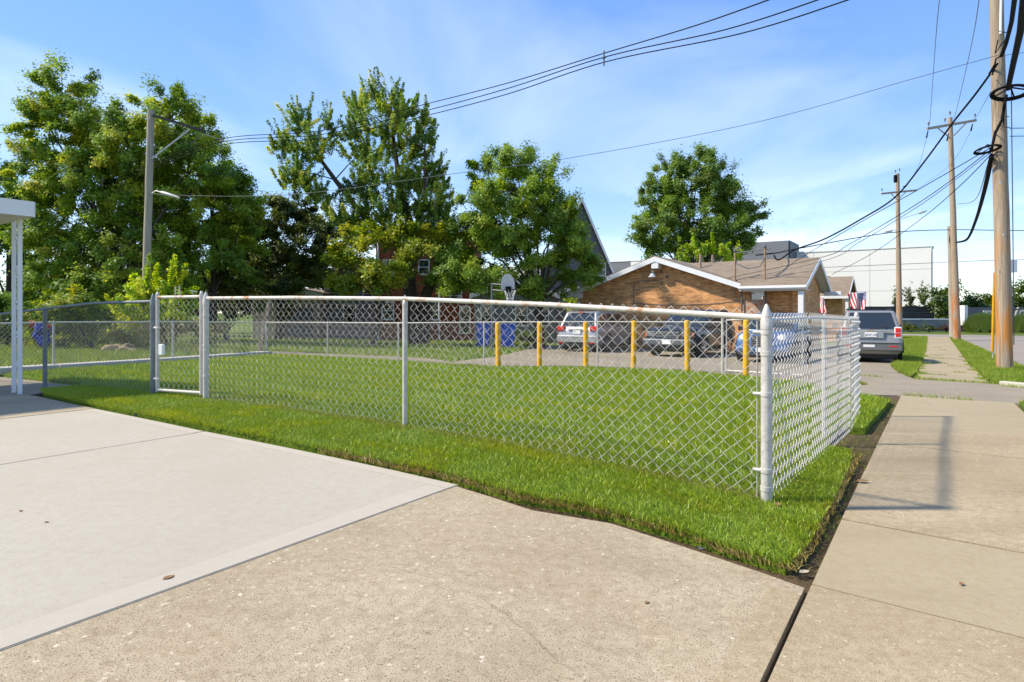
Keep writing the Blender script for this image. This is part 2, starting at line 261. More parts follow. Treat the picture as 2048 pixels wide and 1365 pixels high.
# ------------------------------------------------------------------ mesh helpers
def tag(o, label=None, cat=None, group=None, kind=None):
    if label: o['label'] = label
    if cat: o['category'] = cat
    if group: o['group'] = group
    if kind: o['kind'] = kind
    return o
def empty(name, loc, rz=0.0, label=None, cat=None, group=None, kind=None):
    o = bpy.data.objects.new(name, None); o.empty_display_size = .2; col.objects.link(o); o.location = loc; o.rotation_euler = (0, 0, rz)
    return tag(o, label, cat, group, kind)
def link(name, me, m, parent=None, smooth=False, mods=None):
    o = bpy.data.objects.new(name, me); col.objects.link(o)
    for mm in (m if isinstance(m, (list, tuple)) else [m]): me.materials.append(mm)
    if smooth: me.polygons.foreach_set('use_smooth', [True] * len(me.polygons))
    if parent is not None: o.parent = parent
    return o
class MB:
    def __init__(s): s.v = []; s.f = []; s.mi = []
    def add(s, vs, fs, mi=0):
        b = len(s.v); s.v += [tuple(v) for v in vs]; s.f += [tuple(b + i for i in f) for f in fs]; s.mi += [mi] * len(fs); return s
    def box(s, c, size, rz=0.0, mi=0):
        hx, hy, hz = (a / 2 for a in size); c = Vector(c); ca, sa = math.cos(rz), math.sin(rz)
        vs = []
        for z in (-hz, hz):
            for x, y in ((-hx, -hy), (hx, -hy), (hx, hy), (-hx, hy)): vs.append((c.x + x * ca - y * sa, c.y + x * sa + y * ca, c.z + z))
        return s.add(vs, [(3, 2, 1, 0), (4, 5, 6, 7), (0, 1, 5, 4), (1, 2, 6, 5), (2, 3, 7, 6), (3, 0, 4, 7)], mi)
    def beam(s, a, b, w, h, up=(0, 0, 1)):
        a, b, up = Vector(a), Vector(b), Vector(up); t = (b - a).normalized(); x = t.cross(up).normalized() * w / 2; y = x.cross(t).normalized() * h / 2
        vs = [p + i * x + j * y for p in (a, b) for i, j in ((-1, -1), (1, -1), (1, 1), (-1, 1))]
        return s.add(vs, [(3, 2, 1, 0), (4, 5, 6, 7), (0, 1, 5, 4), (1, 2, 6, 5), (2, 3, 7, 6), (3, 0, 4, 7)])
    def tube(s, pts, r, n=8, cap=True):
        pts = [Vector(p) for p in pts]; k = len(pts); rs = r if isinstance(r, (list, tuple)) else [r] * k
        rings = []; ref = None
        for i, p in enumerate(pts):
            t = (pts[min(i + 1, k - 1)] - pts[max(i - 1, 0)])
            t = t.normalized() if t.length > 1e-9 else Vector((0, 0, 1))
            if ref is None: ref = Vector((1, 0, 0)) if abs(t.x) < .8 else Vector((0, 1, 0))
            x = (ref - t * ref.dot(t)); x = x.normalized() if x.length > 1e-6 else t.orthogonal().normalized()
            y = t.cross(x); ref = x
            rings.append([p + rs[i] * (math.cos(2 * math.pi * j / n) * x + math.sin(2 * math.pi * j / n) * y) for j in range(n)])
        vs = [v for rg in rings for v in rg]; fs = []
        for i in range(k - 1):
            for j in range(n): fs.append((i * n + j, i * n + (j + 1) % n, (i + 1) * n + (j + 1) % n, (i + 1) * n + j))
        if cap: fs.append(tuple(range(n - 1, -1, -1))); fs.append(tuple((k - 1) * n + j for j in range(n)))
        return s.add(vs, fs)
    def lathe(s, c, prof, n=20, axis=(0, 0, 1)):
        c = Vector(c); ax = Vector(axis).normalized(); x = ax.orthogonal().normalized(); y = ax.cross(x)
        vs = [c + ax * z + r * (math.cos(2 * math.pi * j / n) * x + math.sin(2 * math.pi * j / n) * y) for r, z in prof for j in range(n)]
        fs = [(i * n + j, i * n + (j + 1) % n, (i + 1) * n + (j + 1) % n, (i + 1) * n + j) for i in range(len(prof) - 1) for j in range(n)]
        fs.append(tuple(range(n - 1, -1, -1))); fs.append(tuple((len(prof) - 1) * n + j for j in range(n)))
        return s.add(vs, fs)
    def prism(s, poly, ext, mi=0):
        """a flat polygon pushed along a vector"""
        poly = [Vector(p) for p in poly]; e = Vector(ext); n = len(poly)
        vs = poly + [p + e for p in poly]
        fs = [tuple(range(n - 1, -1, -1)), tuple(range(n, 2 * n))] + [(i, (i + 1) % n, n + (i + 1) % n, n + i) for i in range(n)]
        return s.add(vs, fs, mi)
    def quad(s, a, b, c, d, mi=0): return s.add([a, b, c, d], [(0, 1, 2, 3)], mi)
    def build(s, name, m, parent=None, world=False, smooth=False, bevel=0, seg=2):
        me = bpy.data.meshes.new(name); v = s.v
        if world and parent is not None:
            l = Vector((0, 0, 0)); q = parent
            while q is not None: l = l + q.location; q = q.parent
            v = [(a[0] - l.x, a[1] - l.y, a[2] - l.z) for a in v]
        me.from_pydata(v, [], s.f)
        bm = bmesh.new(); bm.from_mesh(me); bmesh.ops.recalc_face_normals(bm, faces=bm.faces); bm.to_mesh(me); bm.free()
        o = link(name, me, m, parent, smooth)
        if isinstance(m, (list, tuple)): me.polygons.foreach_set('material_index', s.mi)
        if bevel:
            b = o.modifiers.new('bevel', 'BEVEL'); b.width = bevel; b.segments = seg; b.limit_method = 'ANGLE'; b.angle_limit = R(35)
        if smooth: me.set_sharp_from_angle(angle=R(40))
        return o
def solo(mb, name, m, label, cat, group=None, at=None, **kw):
    """a thing of one mesh, its origin at its base"""
    if at is None:
        n = len(mb.v); at = Vector((sum(v[0] for v in mb.v) / n, sum(v[1] for v in mb.v) / n, min(v[2] for v in mb.v)))
    mb.v = [(a[0] - at[0], a[1] - at[1], a[2] - at[2]) for a in mb.v]
    o = mb.build(name, m, **kw); o.location = at; return tag(o, label, cat, group)

def np_mesh(name, verts, faces_flat, nper, m, parent=None, cols=None, smooth=False):
    """verts (N,3), faces as flat index array with nper corners each"""
    me = bpy.data.meshes.new(name); nf = len(faces_flat) // nper
    me.vertices.add(len(verts)); me.vertices.foreach_set('co', np.asarray(verts, dtype=np.float32).ravel())
    me.loops.add(len(faces_flat)); me.loops.foreach_set('vertex_index', np.asarray(faces_flat, dtype=np.int32))
    me.polygons.add(nf); me.polygons.foreach_set('loop_start', np.arange(0, nf * nper, nper, dtype=np.int32))
    if smooth: me.polygons.foreach_set('use_smooth', np.ones(nf, dtype=bool))
    me.update(calc_edges=True)
    if cols is not None:
        a = me.attributes.new('col', 'FLOAT_COLOR', 'POINT'); c4 = np.ones((len(verts), 4), dtype=np.float32); c4[:, :3] = cols; a.data.foreach_set('color', c4.ravel())
    o = bpy.data.objects.new(name, me); col.objects.link(o); me.materials.append(m)
    if parent is not None: o.parent = parent
    return o

def inside(px, py, poly):
    r = np.zeros(px.shape, bool); n = len(poly); j = n - 1
    for i in range(n):
        xi, yi = poly[i][0], poly[i][1]; xj, yj = poly[j][0], poly[j][1]
        c = ((yi > py) != (yj > py)) & (px < (xj - xi) * (py - yi) / (yj - yi + 1e-12) + xi); r ^= c; j = i
    return r
def sheet(name, poly, off, m, thick=.12, step=.4, parent=None, wob=0.0, edge=.5):
    """a ground sheet with its own edge, following the terrain; poly is a list of (x, y)"""
    pts = []; n = len(poly)
    for i in range(n):
        a, b = Vector(poly[i][:2]), Vector(poly[(i + 1) % n][:2]); k = max(1, int((b - a).length / edge))
        for j in range(k):
            q = a.lerp(b, j / k)
            if wob and 0 < j: d = (b - a).normalized(); q = q + Vector((-d.y, d.x)) * random.uniform(-wob, wob)
            pts.append(q)
    nb = len(pts); xs = [p.x for p in pts]; ys = [p.y for p in pts]
    gx, gy = np.meshgrid(np.arange(min(xs), max(xs), step), np.arange(min(ys), max(ys), step))
    gx = gx.ravel() + step * .31; gy = gy.ravel() + step * .17; ins = inside(gx, gy, [(p.x, p.y) for p in pts])
    ip = [Vector((a, b)) for a, b in zip(gx[ins], gy[ins])]
    vo, eo, fo, ov, oe, of = delaunay_2d_cdt(pts + ip, [(i, (i + 1) % nb) for i in range(nb)], [], 1, 1e-5)
    vs = [(v.x, v.y, T(v.x, v.y) + off) for v in vo]; fs = [list(f) for f in fo]
    used = [p for p in pts]; b0 = len(vs)
    if thick:
        top = []
        idx = {tuple(round(c, 4) for c in v): i for i, v in enumerate(vo)}
        for p in used:
            k = (round(p.x, 4), round(p.y, 4)); top.append(idx.get(k))
        for i, p in enumerate(used): vs.append((p.x, p.y, T(p.x, p.y) + off - thick))
        for i in range(nb):
            j = (i + 1) % nb
            if top[i] is not None and top[j] is not None: fs.append([top[i], top[j], b0 + j, b0 + i])
    me = bpy.data.meshes.new(name); me.from_pydata(vs, [], fs)
    bm = bmesh.new(); bm.from_mesh(me); bmesh.ops.recalc_face_normals(bm, faces=bm.faces)
    for f in bm.faces:
        if abs(f.normal.z) > .7 and f.normal.z < 0: f.normal_flip()
    bm.to_mesh(me); bm.free()
    o = link(name, me, m, parent); return o
def gp(lst, off=0.0): return [tuple(G(a, b, off)[:2]) for a, b in lst]
def UV(u, v): return (CORNER.x + PD.x * u + SD.x * v, CORNER.y + PD.y * u + SD.y * v)
def uvp(lst): return [UV(a, b) for a, b in lst]
def uv3(u, v, off=0.0):
    x, y = UV(u, v); return Vector((x, y, T(x, y) + off))
# ------------------------------------------------------------------ the ground
xs = sorted(set([round(-40 + .8 * i, 3) for i in range(101)] + [s * k for k in (45, 52, 62, 75, 95, 125, 170, 240, 350, 520, 800, 1300) for s in (-1, 1)]))
ys = sorted(set([round(-16 + .8 * i, 3) for i in range(96)] + [-900, -400, -200, -100, -60, -40, -28, -20] + [64, 70, 78, 90, 110, 140, 190, 260, 360, 520, 800, 1300]))
vs = [(x, y, T(x, y) - .045) for y in ys for x in xs]; nx = len(xs)
me = bpy.data.meshes.new('ground'); me.from_pydata(vs, [], [(j * nx + i, j * nx + i + 1, (j + 1) * nx + i + 1, (j + 1) * nx + i) for j in range(len(ys) - 1) for i in range(nx - 1)])
tag(link('ground', me, M_FIELD, smooth=True), 'rough green grass ground of the neighbouring lots', 'ground', kind='structure')

# pavement along the street: concrete slabs with open joints
walk = empty('pavement', uv3(-1.1, 0), label='tan concrete pavement of separate slabs beside the fenced lawn', cat='pavement', kind='structure')
def slab(poly, off, m, name='slab', parent=walk, step=.35, thick=.1, wob=0):
    o = sheet(name, poly, off, m, thick, step, None, wob)
    o.data.transform(Matrix.Translation(-parent.location)); o.parent = parent; return o
vj = [-9.0, -7.6, -6.2, -4.8, -3.5, -2.25, -1.0, .08, 1.55, 3.0, 4.45, 6.3, 8.25]
for i, (a, b) in enumerate(zip(vj, vj[1:])):
    sk = (.10, .04, .0)[i % 3]
    m = M_WALKB if i in (6, 10, 11) else M_WALKA
    slab(uvp([(-.40, a + .008), (-1.86, a + .008 - .12), (-1.86, b - .008 - .12), (-.40, b - .008)]), random.uniform(-.003, .003), m, thick=.06)
vj = [12.6, 14.2, 15.7, 17.3, 18.8, 20.4, 22, 24, 26, 28.2, 30.5, 33, 36, 39, 42, 45, 48.5]
for a, b in zip(vj, vj[1:]):
    e = random.uniform(-.04, .04)
    slab(uvp([(-.52, a + .01), (-1.80, a + .01 - .2), (-1.80 + e, b - .01 - .2), (-.52 + e, b - .01)]), random.uniform(-.006, .006), M_WALKB, step=.6)
# driveway: exposed-aggregate apron, the two pale grey pads with smooth borders, the brown pad under the carport
drive = empty('driveway', uv3(3, -4), label='concrete driveway of a tan aggregate apron and pale grey pads', cat='driveway', kind='structure')
apr = [(-.38, -9), (-.38, -1.06), (-.20, -1.00), (.2, -.93), (.62, -.90), (1.05, -1.02), (1.40, -.98), (1.70, -.95), (1.70, -9)]
slab(uvp(apr), .0, M_AGG, parent=drive)
tag(slab(uvp([(-.38, -1.15), (-.38, -9), (-.255, -9), (-.255, -1.13)]), .004, M_WALKA, 'border', drive, thick=.02), 'smooth tooled edge of the apron')
slab(uvp([(1.66, -9), (1.66, -.93), (4.44, -1.00), (4.44, -9)]), .003, M_SLAB, parent=drive)
slab(uvp([(4.455, -9), (4.455, -1.0), (6.62, -.98), (6.62, -9)]), .003, M_SLAB, parent=drive)
for a, b, w0, w1 in ((1.665, 4.435, -.94, -1.005), (4.46, 6.615, -1.005, -.985)):
    slab(uvp([(a, w0), (b, w1), (b, w1 - .1), (a, w0 - .1)]), .0055, M_SLABE, 'border', drive, thick=.002)
slab(uvp([(1.665, -9), (1.665, -1.05), (1.80, -1.05), (1.80, -9)]), .0055, M_SLABE, 'border', drive, thick=.002)
slab(uvp([(6.635, -9), (6.635, -.98), (7.6, -.96), (8.9, -.85), (8.9, -9)]), .006, M_AGG, parent=drive)
slab(uvp([(8.91, -9), (8.91, -.78), (9.3, -.1), (10.6, .3), (13.6, .3), (13.6, -9)]), .0, M_ASPH, parent=drive, name='carport_floor')
# lawn inside the fence, with its turf verge outside; bare soil along the pavement
LAWN = uvp([(9.05, -.62), (8.3, -.82), (7.2, -.93), (6.0, -.94), (4.4, -.93), (3.0, -.9), (1.7, -.86), (1.2, -.90), (.7, -.80), (.2, -.81), (-.14, -.87), (-.27, -.89), (-.30, -.5), (-.30, .3), (-.29, 1.4), (-.24, 2.1), (-.02, 2.25),
            (-.0, 3.0), (-.02, 3.55), (-.24, 3.6), (-.28, 5.2), (-.31, 6.9), (.2, 7.6), (1.3, 9.2)]) + gp([(1492, 753), (1375, 743), (1267, 738), (1172, 735), (1079, 734), (997, 735), (900, 729), (800, 722), (700, 716), (600, 711), (535, 709), (400, 720), (300, 727), (150, 737), (0, 749)], .045) + uvp([(22, -1.5), (14, -.0), (10.2, .25), (9.5, .0)])
tag(sheet('lawn', LAWN, .045, M_LAWN, .1, .35, wob=.012, edge=.3), 'bright mown lawn turf inside the chain link fence', 'lawn', kind='structure')
tag(sheet('soil_strip', uvp([(.30, -1.3), (9.0, -1.3), (9.0, -.5), (.1, .1), (.1, 4.2), (-.1, 8.22), (-1.9, 8.22), (-1.9, -9.2), (-.3, -9.2), (-.3, -1.3)]), -.03, M_SOIL, .02, .3), 'bare brown soil between the turf edge and the pavement', 'soil', kind='structure')
# parking lot and the drive that crosses the pavement
LOT = gp([(905, 724), (1000, 731), (1172, 733), (1375, 741), (1492, 751)]) + uvp([(1.3, 9.6), (.3, 7.9), (-.35, 8.2), (-1.95, 8.2), (-3.4, 9.4), (-3.4, 10.6), (-1.7, 12.3), (-.5, 12.5), (-.1, 14.5), (.2, 17.5), (.1, 20), (.3, 30), (13, 30)]) + gp([(1090, 692), (1060, 697), (1000, 712)])
tag(sheet('parking_lot', LOT, -.006, M_ASPH, .05, .8, wob=.03), 'worn grey asphalt parking lot and crossing drive', 'parking lot', kind='structure')
tag(sheet('path', gp([(905, 724), (960, 726), (905, 729), (800, 721), (655, 713), (535, 706), (535, 702), (700, 708), (800, 712), (860, 716)]), -.012, M_ASPH, .03, .8), 'thin worn path behind the far fence', 'path', kind='structure')
tag(sheet('path', gp([(640, 712), (760, 692), (860, 686), (905, 683), (905, 686), (860, 690), (790, 698), (720, 711)]), -.02, M_ASPH, .02, .8), 'pale foot track across the neighbouring grass', 'path', kind='structure')
STREET = uvp([(-3.45, -30), (-3.45, 9.2), (-3.2, 9.2), (-3.2, 10.8), (-3.05, 10.9), (-3.0, 24), (-2.6, 34), (-2.3, 47), (3, 49.5), (60, 49.5), (60, 56), (-60, 56), (-60, 49), (-11, 47), (-11, -30)])
tag(sheet('street', STREET, -.03, M_STREET, .05, 2.5, edge=2), 'grey asphalt street and the junction beyond the pavement', 'street', kind='structure')
vg = uvp([(-1.95, 12.1), (-3.0, 11.3), (-3.0, 24), (-2.6, 34), (-2.2, 45), (-1.75, 47), (-1.80, 30), (-1.85, 14)])
tag(sheet('verge', vg, .015, M_FIELD, .1, .6, wob=.03), 'narrow grass verge between the far pavement and the street', 'verge', kind='structure')
vg2 = uvp([(-.42, 12.9), (-.1, 14.7), (.2, 17.5), (.1, 20), (.25, 30), (1.2, 42), (1.2, 48), (-.5, 48), (-.55, 30), (-.5, 16)])
tag(sheet('verge', vg2, .015, M_FIELD, .1, .6, wob=.03), 'grass strip between the parked grey car and the far pavement', 'verge', kind='structure')
vg3 = uvp([(-1.92, 8.1), (-3.35, 9.0), (-3.35, -6), (-1.88, -6)])
tag(sheet('verge', vg3, .02, M_FIELD, .1, .5, wob=.03), 'grass verge on the street side of the near pavement', 'verge', kind='structure')
c = MB(); kp = [uv3(-1.98, 11.9, .02), uv3(-2.4, 11.5, .02), uv3(-2.9, 11.1, .01), uv3(-3.06, 11.0, .0)]
for a, b in zip(kp, kp[1:]): c.beam(a, b, .14, .12)
tag(solo(c, 'kerb', M_CURB, 'pale concrete kerb at the end of the far verge', 'kerb', bevel=.015), kind='structure')
# pale concrete edging along the far side of the lawn
ek = [G(a, b) for a, b in ((-140, 751), (0, 741), (107, 735), (250, 726), (400, 716), (535, 706))]
c = MB()
for a, b in zip(ek, ek[1:]): c.beam(a + Vector((0, 0, -.02)), b + Vector((0, 0, -.02)), .42, .16)
tag(solo(c, 'edging', M_CURB, 'long pale concrete edging along the far side of the lawn', 'edging', bevel=.02), kind='structure')

# ------------------------------------------------------------------ grass blades
def blades(name, poly, dens, h, w, off, label, seed, palette, lean=.5, parent=None, cat='grass', sel=None, segs=1):
    rng = np.random.default_rng(seed); xs_ = [p[0] for p in poly]; ys_ = [p[1] for p in poly]
    area = (max(xs_) - min(xs_)) * (max(ys_) - min(ys_)); n = int(area * (dens if not callable(dens) else dens(0, 0)))
    x = rng.uniform(min(xs_), max(xs_), n); y = rng.uniform(min(ys_), max(ys_), n); k = inside(x, y, poly)
    x, y = x[k], y[k]
    vis = (y > .6) & (np.abs(x / np.maximum(y, .1)) < .9); x, y = x[vis], y[vis]     # only where it can be seen from near the photograph's spot
    if sel is not None: k = sel(x, y, rng); x, y = x[k], y[k]
    n = len(x); tt = _terrain(x, y)
    patch = .5 + .27 * np.sin(x * 2.1 + 1.3 * np.sin(y * 1.7)) * np.cos(y * 2.6 + np.sin(x * 1.1)) + .23 * np.sin(x * 5.7 + 2 * np.sin(y * 2.9)) * np.sin(y * 6.7 + 1.5 * np.sin(x * 3.3)); patch2 = .5 + .5 * np.sin(x * 7.3 + y * 3.1 + 2 * np.sin(y * 5.3))
    hh = h * rng.uniform(.55, 1.25, n) * (.75 + .45 * patch); ww = w * rng.uniform(.7, 1.3, n)
    az = rng.uniform(0, 2 * np.pi, n); la = rng.uniform(0, 2 * np.pi, n); ln = lean * hh * rng.uniform(.1, 1.0, n) + .15 * hh * patch2
    la = np.where(rng.random(n) < .6, .9 + 1.6 * patch2 + 3 * patch + rng.normal(0, .5, n), la)
    dx, dy = np.cos(az) * ww / 2, np.sin(az) * ww / 2
    pal = np.array(palette); ci = np.clip((patch * .45 + patch2 * .2 + rng.random(n) * .5), 0, .999) * (len(pal) - 1); i0 = ci.astype(int); fr = (ci - i0)[:, None]
    c = pal[i0] * (1 - fr) + pal[np.minimum(i0 + 1, len(pal) - 1)] * fr; c = c * rng.uniform(.75, 1.25, n)[:, None]; dr = rng.random(n) < .03 + .06 * (patch2 > .8); c[dr] = np.array([.33, .27, .08]) * rng.uniform(.6, 1.2, dr.sum())[:, None]
    z = tt + off
    if segs == 1:
        V = np.empty((n, 3, 3)); V[:, 0] = np.stack([x - dx, y - dy, z], 1); V[:, 1] = np.stack([x + dx, y + dy, z], 1)
        V[:, 2] = np.stack([x + np.cos(la) * ln, y + np.sin(la) * ln, z + hh], 1)
        o = np_mesh(name, V.reshape(-1, 3), np.arange(n * 3), 3, M_GRASS, parent, np.repeat(c, 3, 0))
    else:
        V = np.empty((n, 5, 3)); mx, my = x + np.cos(la) * ln * .3, y + np.sin(la) * ln * .3
        V[:, 0] = np.stack([x - dx, y - dy, z], 1); V[:, 1] = np.stack([x + dx, y + dy, z], 1)
        V[:, 2] = np.stack([mx + dx * .8, my + dy * .8, z + hh * .62], 1); V[:, 3] = np.stack([mx - dx * .8, my - dy * .8, z + hh * .62], 1)
        V[:, 4] = np.stack([x + np.cos(la) * ln * 1.1, y + np.sin(la) * ln * 1.1, z + hh], 1)
        b = (np.arange(n) * 5)[:, None]; fc = np.concatenate([b + np.array([[0, 1, 2]]), b + np.array([[0, 2, 3]]), b + np.array([[3, 2, 4]])], 1).ravel()
        o = np_mesh(name, V.reshape(-1, 3), fc, 3, M_GRASS, parent, np.repeat(c, 5, 0))
    return tag(o, label, cat, kind='stuff')
def _terrain(x, y):
    dx, dy = x - CORNER.x, y - CORNER.y; dv = dx * SD.x + dy * SD.y; u = dx * PD.x + dy * PD.y
    a = .5 * (dv + np.sqrt(dv * dv + 1)); b = a - 24; a = a - .5 * (b + np.sqrt(b * b + 4))
    s_ = lambda p, q, t: np.clip((t - p) / (q - p), 0, 1) ** 2 * (3 - 2 * np.clip((t - p) / (q - p), 0, 1))
    r = .17 * (1 - np.exp(-np.maximum(u, 0) / 1.8)) * (1 - .6 * s_(7.5, 11, u)) * (1 - s_(2, 8, dv))
    return -.022 * a + r
GREENS = [(.115, .21, .012), (.175, .28, .014), (.24, .34, .016), (.305, .385, .02), (.38, .41, .035)]
DRY = [(.16, .15, .03), (.27, .22, .05), (.34, .25, .07), (.22, .21, .03)]
WILD = [(.14, .24, .02), (.20, .31, .025), (.27, .36, .03), (.34, .38, .06)]
STRIP = uvp([(9.05, -.64), (8.3, -.86), (7.2, -.96), (6.0, -.97), (4.4, -.96), (3.0, -.93), (1.7, -.89), (1.2, -.93), (.7, -.83), (.2, -.84), (-.16, -.91), (-.30, -.93), (-.33, -.5), (-.33, .3), (-.31, 1.4), (-.26, 2.1), (-.02, 2.25), (.2, 2.2), (.2, .4), (9.4, .4)])
blades('grass', STRIP, 9500, .041, .0050, .035, 'thick turf grass of the verge outside the fence', 1, GREENS, .9, segs=2)
NEAR = uvp([(0, .3), (9.4, .3), (9.4, 4.2), (0, 4.2)])
blades('grass', NEAR, 2600, .058, .0085, .04, 'mown grass of the nearer half of the fenced lawn', 2, GREENS, .9)
FARL = [p for p in LAWN]
def far_sel(x, y, rng):
    dv = (x - CORNER.x) * SD.x + (y - CORNER.y) * SD.y; u = (x - CORNER.x) * PD.x + (y - CORNER.y) * PD.y
    return (dv > 4.1) | ((u > 9.3) & (dv > .2)) | ((u < .1) & (dv > 3.4))
blades('grass', FARL, 900, .06, .014, .04, 'mown grass of the farther half of the fenced lawn', 3, GREENS, .9, sel=far_sel)
# yellowed fringe where the turf hangs over its cut edge, and under the fence line
FR = uvp([(3.0, -.97), (1.7, -.93), (1.2, -.97), (.7, -.87), (.2, -.85), (-.18, -.94), (-.33, -.96), (-.36, -.5), (-.34, 2.1), (-.2, 2.1), (-.22, -.5), (-.2, -.82), (.2, -.73), (.7, -.75), (1.2, -.83), (3.0, -.86)])
blades('dry_grass', FR, 5200, .04, .006, .012, 'yellowed grass roots along the cut turf edge', 4, DRY, 1.6, segs=2)
FR2 = uvp([(0, -.05), (9.0, -.06), (9.0, .10), (0, .13)])
blades('dry_grass', FR2, 2600, .045, .006, .04, 'dry clipped grass under the front fence', 5, DRY, 1.6)
TW = uvp([(-.39, -.9), (-.2, -.9), (-.18, 2.1), (.05, 2.2), (.05, 3.5), (-.2, 3.6), (-.3, 7.4), (-.39, 7.6)])
blades('dry_grass', TW, 900, .03, .006, -.03, 'grass clippings and moss on the bare soil strip', 6, DRY[:2] + GREENS[:3], 2.0)
blades('grass', vg, 2000, .12, .013, .0, 'long grass of the verge round the utility poles', 7, WILD, .8)
blades('grass', vg2, 1500, .11, .014, .0, 'long grass beside the parked grey car', 8, WILD, .8)
blades('grass', vg3, 2500, .07, .009, .0, 'grass of the near street verge', 9, GREENS, .8)
FIELD = gp([(540, 701), (655, 708), (800, 714), (900, 720), (985, 712), (1090, 690), (1090, 682), (900, 674), (640, 672), (540, 676)])
blades('grass', FIELD, 260, .16, .035, -.05, 'rough grass of the neighbouring yard behind the far fence', 10, WILD, .8)
FIELD2 = gp([(-60, 742), (107, 731), (300, 718), (530, 700), (530, 680), (300, 690), (100, 694), (-60, 697)])
blades('grass', FIELD2, 300, .2, .035, -.05, 'tall rough grass beyond the concrete edging', 11, WILD, .8)

WEEDS = []
for v_ in (14.2, 15.7, 18.8, 20.4, 24, 26, 30.5, 33):
    a0 = random.uniform(-1.75, -1.0); l0 = random.uniform(.25, .6); WEEDS.append(((a0, v_ - .16), (a0 + l0, v_ - .1), (a0 + l0, v_ + .0), (a0, v_ - .06)))
for v_ in (13, 14.5, 16.5, 18, 19.5, 22, 25): WEEDS.append(((-.72 + random.uniform(-.1, .1), v_), (-.5, v_ - .3), (-.5, v_ + .5))); WEEDS.append(((-1.62 + random.uniform(-.12, .1), v_ + .4), (-1.82, v_ - .2), (-1.82, v_ + .9)))
WEEDS += [((-.5, 12.35), (-1.9, 12.1), (-1.9, 12.3), (-.5, 12.6)), ((.3, 9.9), (.9, 11.0), (.75, 11.1), (.2, 10.1)), ((.1, 12.4), (1.2, 12.8), (1.2, 12.95), (.1, 12.55)), ((-.42, 8.2), (-1.4, 8.05), (-1.4, 8.13), (-.42, 8.28)), ((-1.95, 11.6), (-3.1, 10.7), (-3.1, 10.95), (-1.95, 11.8))]
WP = [uvp(w_) for w_ in WEEDS]
def weed_sel(x, y, rng):
    k = np.zeros(x.shape, bool)
    for p_ in WP: k |= inside(x, y, p_)
    return k & (rng.random(len(x)) < .8)
blades('weeds', uvp([(-3.2, 7.9), (-3.2, 34), (1.3, 34), (1.3, 7.9)]), 1700, .07, .013, -.01, 'weeds and moss growing in the joints of the far pavement', 21, WILD, 1.0, sel=weed_sel)

# ------------------------------------------------------------------ chain link fences
def chainlink(name, parent, pts, D=.087, r=.0018, n=4, spp=8, m=M_WIRE, B=.007, label=None, gap=.02, jit=1.0):
    """woven wire between the fence's base and top lines; pts = [(x, y, zbase, ztop)]"""
    allv = []; allf = []; base = 0; org = np.array(parent.location)
    for (x0, y0, b0, t0), (x1, y1, b1, t1) in zip(pts, pts[1:]):
        Lh = math.hypot(x1 - x0, y1 - y0); e = np.array([(x1 - x0) / Lh, (y1 - y0) / Lh, 0]); N = np.array([-e[1], e[0], 0])
        nw = int((Lh - 2 * gap) / (D / 2)); Hm = ((t0 - b0) + (t1 - b1)) / 2; per = max(3, round(Hm / D)); K = per * spp
        l = gap + (np.arange(nw) + .5) * D / 2; fr = l / Lh
        zb = b0 + (b1 - b0) * fr; zt = t0 + (t1 - t0) * fr
        th = np.arange(K + 1) / spp * 2 * np.pi
        ph = (th / (2 * np.pi)) % 1.0; tri = 4 * np.abs(ph - .5) - 1; tri = np.clip(tri * 1.08, -1, 1)
        sn = np.sin(th); yy = np.sign(sn) * np.abs(sn) ** .6 * B
        sg = np.where(np.arange(nw) % 2 == 0, 1.0, -1.0)[:, None]
        along = l[:, None] + sg * tri[None] * (D / 4 + .0006); depth = np.repeat(yy[None], nw, 0)
        jr = np.random.default_rng(len(allv) + 3); along = along + jit * jr.normal(0, .0016, (nw, 1)); depth = depth + jit * jr.normal(0, .002, (nw, 1))
        zz = jit * jr.normal(0, .0025, (nw, 1)) + zt[:, None] - (zt - zb)[:, None] * (np.arange(K + 1) / K)[None]
        wav = .0015 * np.sin(l * 3.1)[:, None] * np.sin(zz * 4)
        Pts = np.array([x0, y0, 0]) + along[..., None] * e + (depth + wav)[..., None] * N + zz[..., None] * np.array([0, 0, 1.0])
        tg = np.gradient(Pts, axis=1); tg /= np.linalg.norm(tg, axis=2, keepdims=True)
        n1 = np.cross(tg, N); n1 /= np.linalg.norm(n1, axis=2, keepdims=True); n2 = np.cross(tg, n1)
        ang = np.arange(n) * 2 * np.pi / n
        V = Pts[:, :, None, :] + r * (np.cos(ang)[None, None, :, None] * n1[:, :, None, :] + np.sin(ang)[None, None, :, None] * n2[:, :, None, :])
        idx = base + np.arange(nw * (K + 1) * n).reshape(nw, K + 1, n)
        a = idx[:, :-1, :]; b = np.roll(idx, -1, 2)[:, :-1, :]; c = np.roll(idx, -1, 2)[:, 1:, :]; d = idx[:, 1:, :]
        allf.append(np.stack([a, b, c, d], -1).reshape(-1)); allv.append(V.reshape(-1, 3)); base += nw * (K + 1) * n
    o = np_mesh(name, np.concatenate(allv) - org, np.concatenate(allf), 4, m, parent, smooth=True)
    tag(o, label, kind='stuff'); return o
def cap_prof(r, kind):
    if kind == 'cone': return [(r * 1.1, -.10), (r * 1.1, -.045), (r * 1.03, -.04), (r * .95, -.01), (r * .3, .05), (.002, .058)]
    if kind == 'dome': return [(r * 1.08, -.07), (r * 1.08, -.01), (r * .95, .012), (r * .6, .03), (.002, .037)]
    return [(r * 1.06, -.04), (r * 1.06, .0), (r * .7, .015), (r * .45, .02), (r * .35, .04), (r * .42, .05), (.002, .065)]
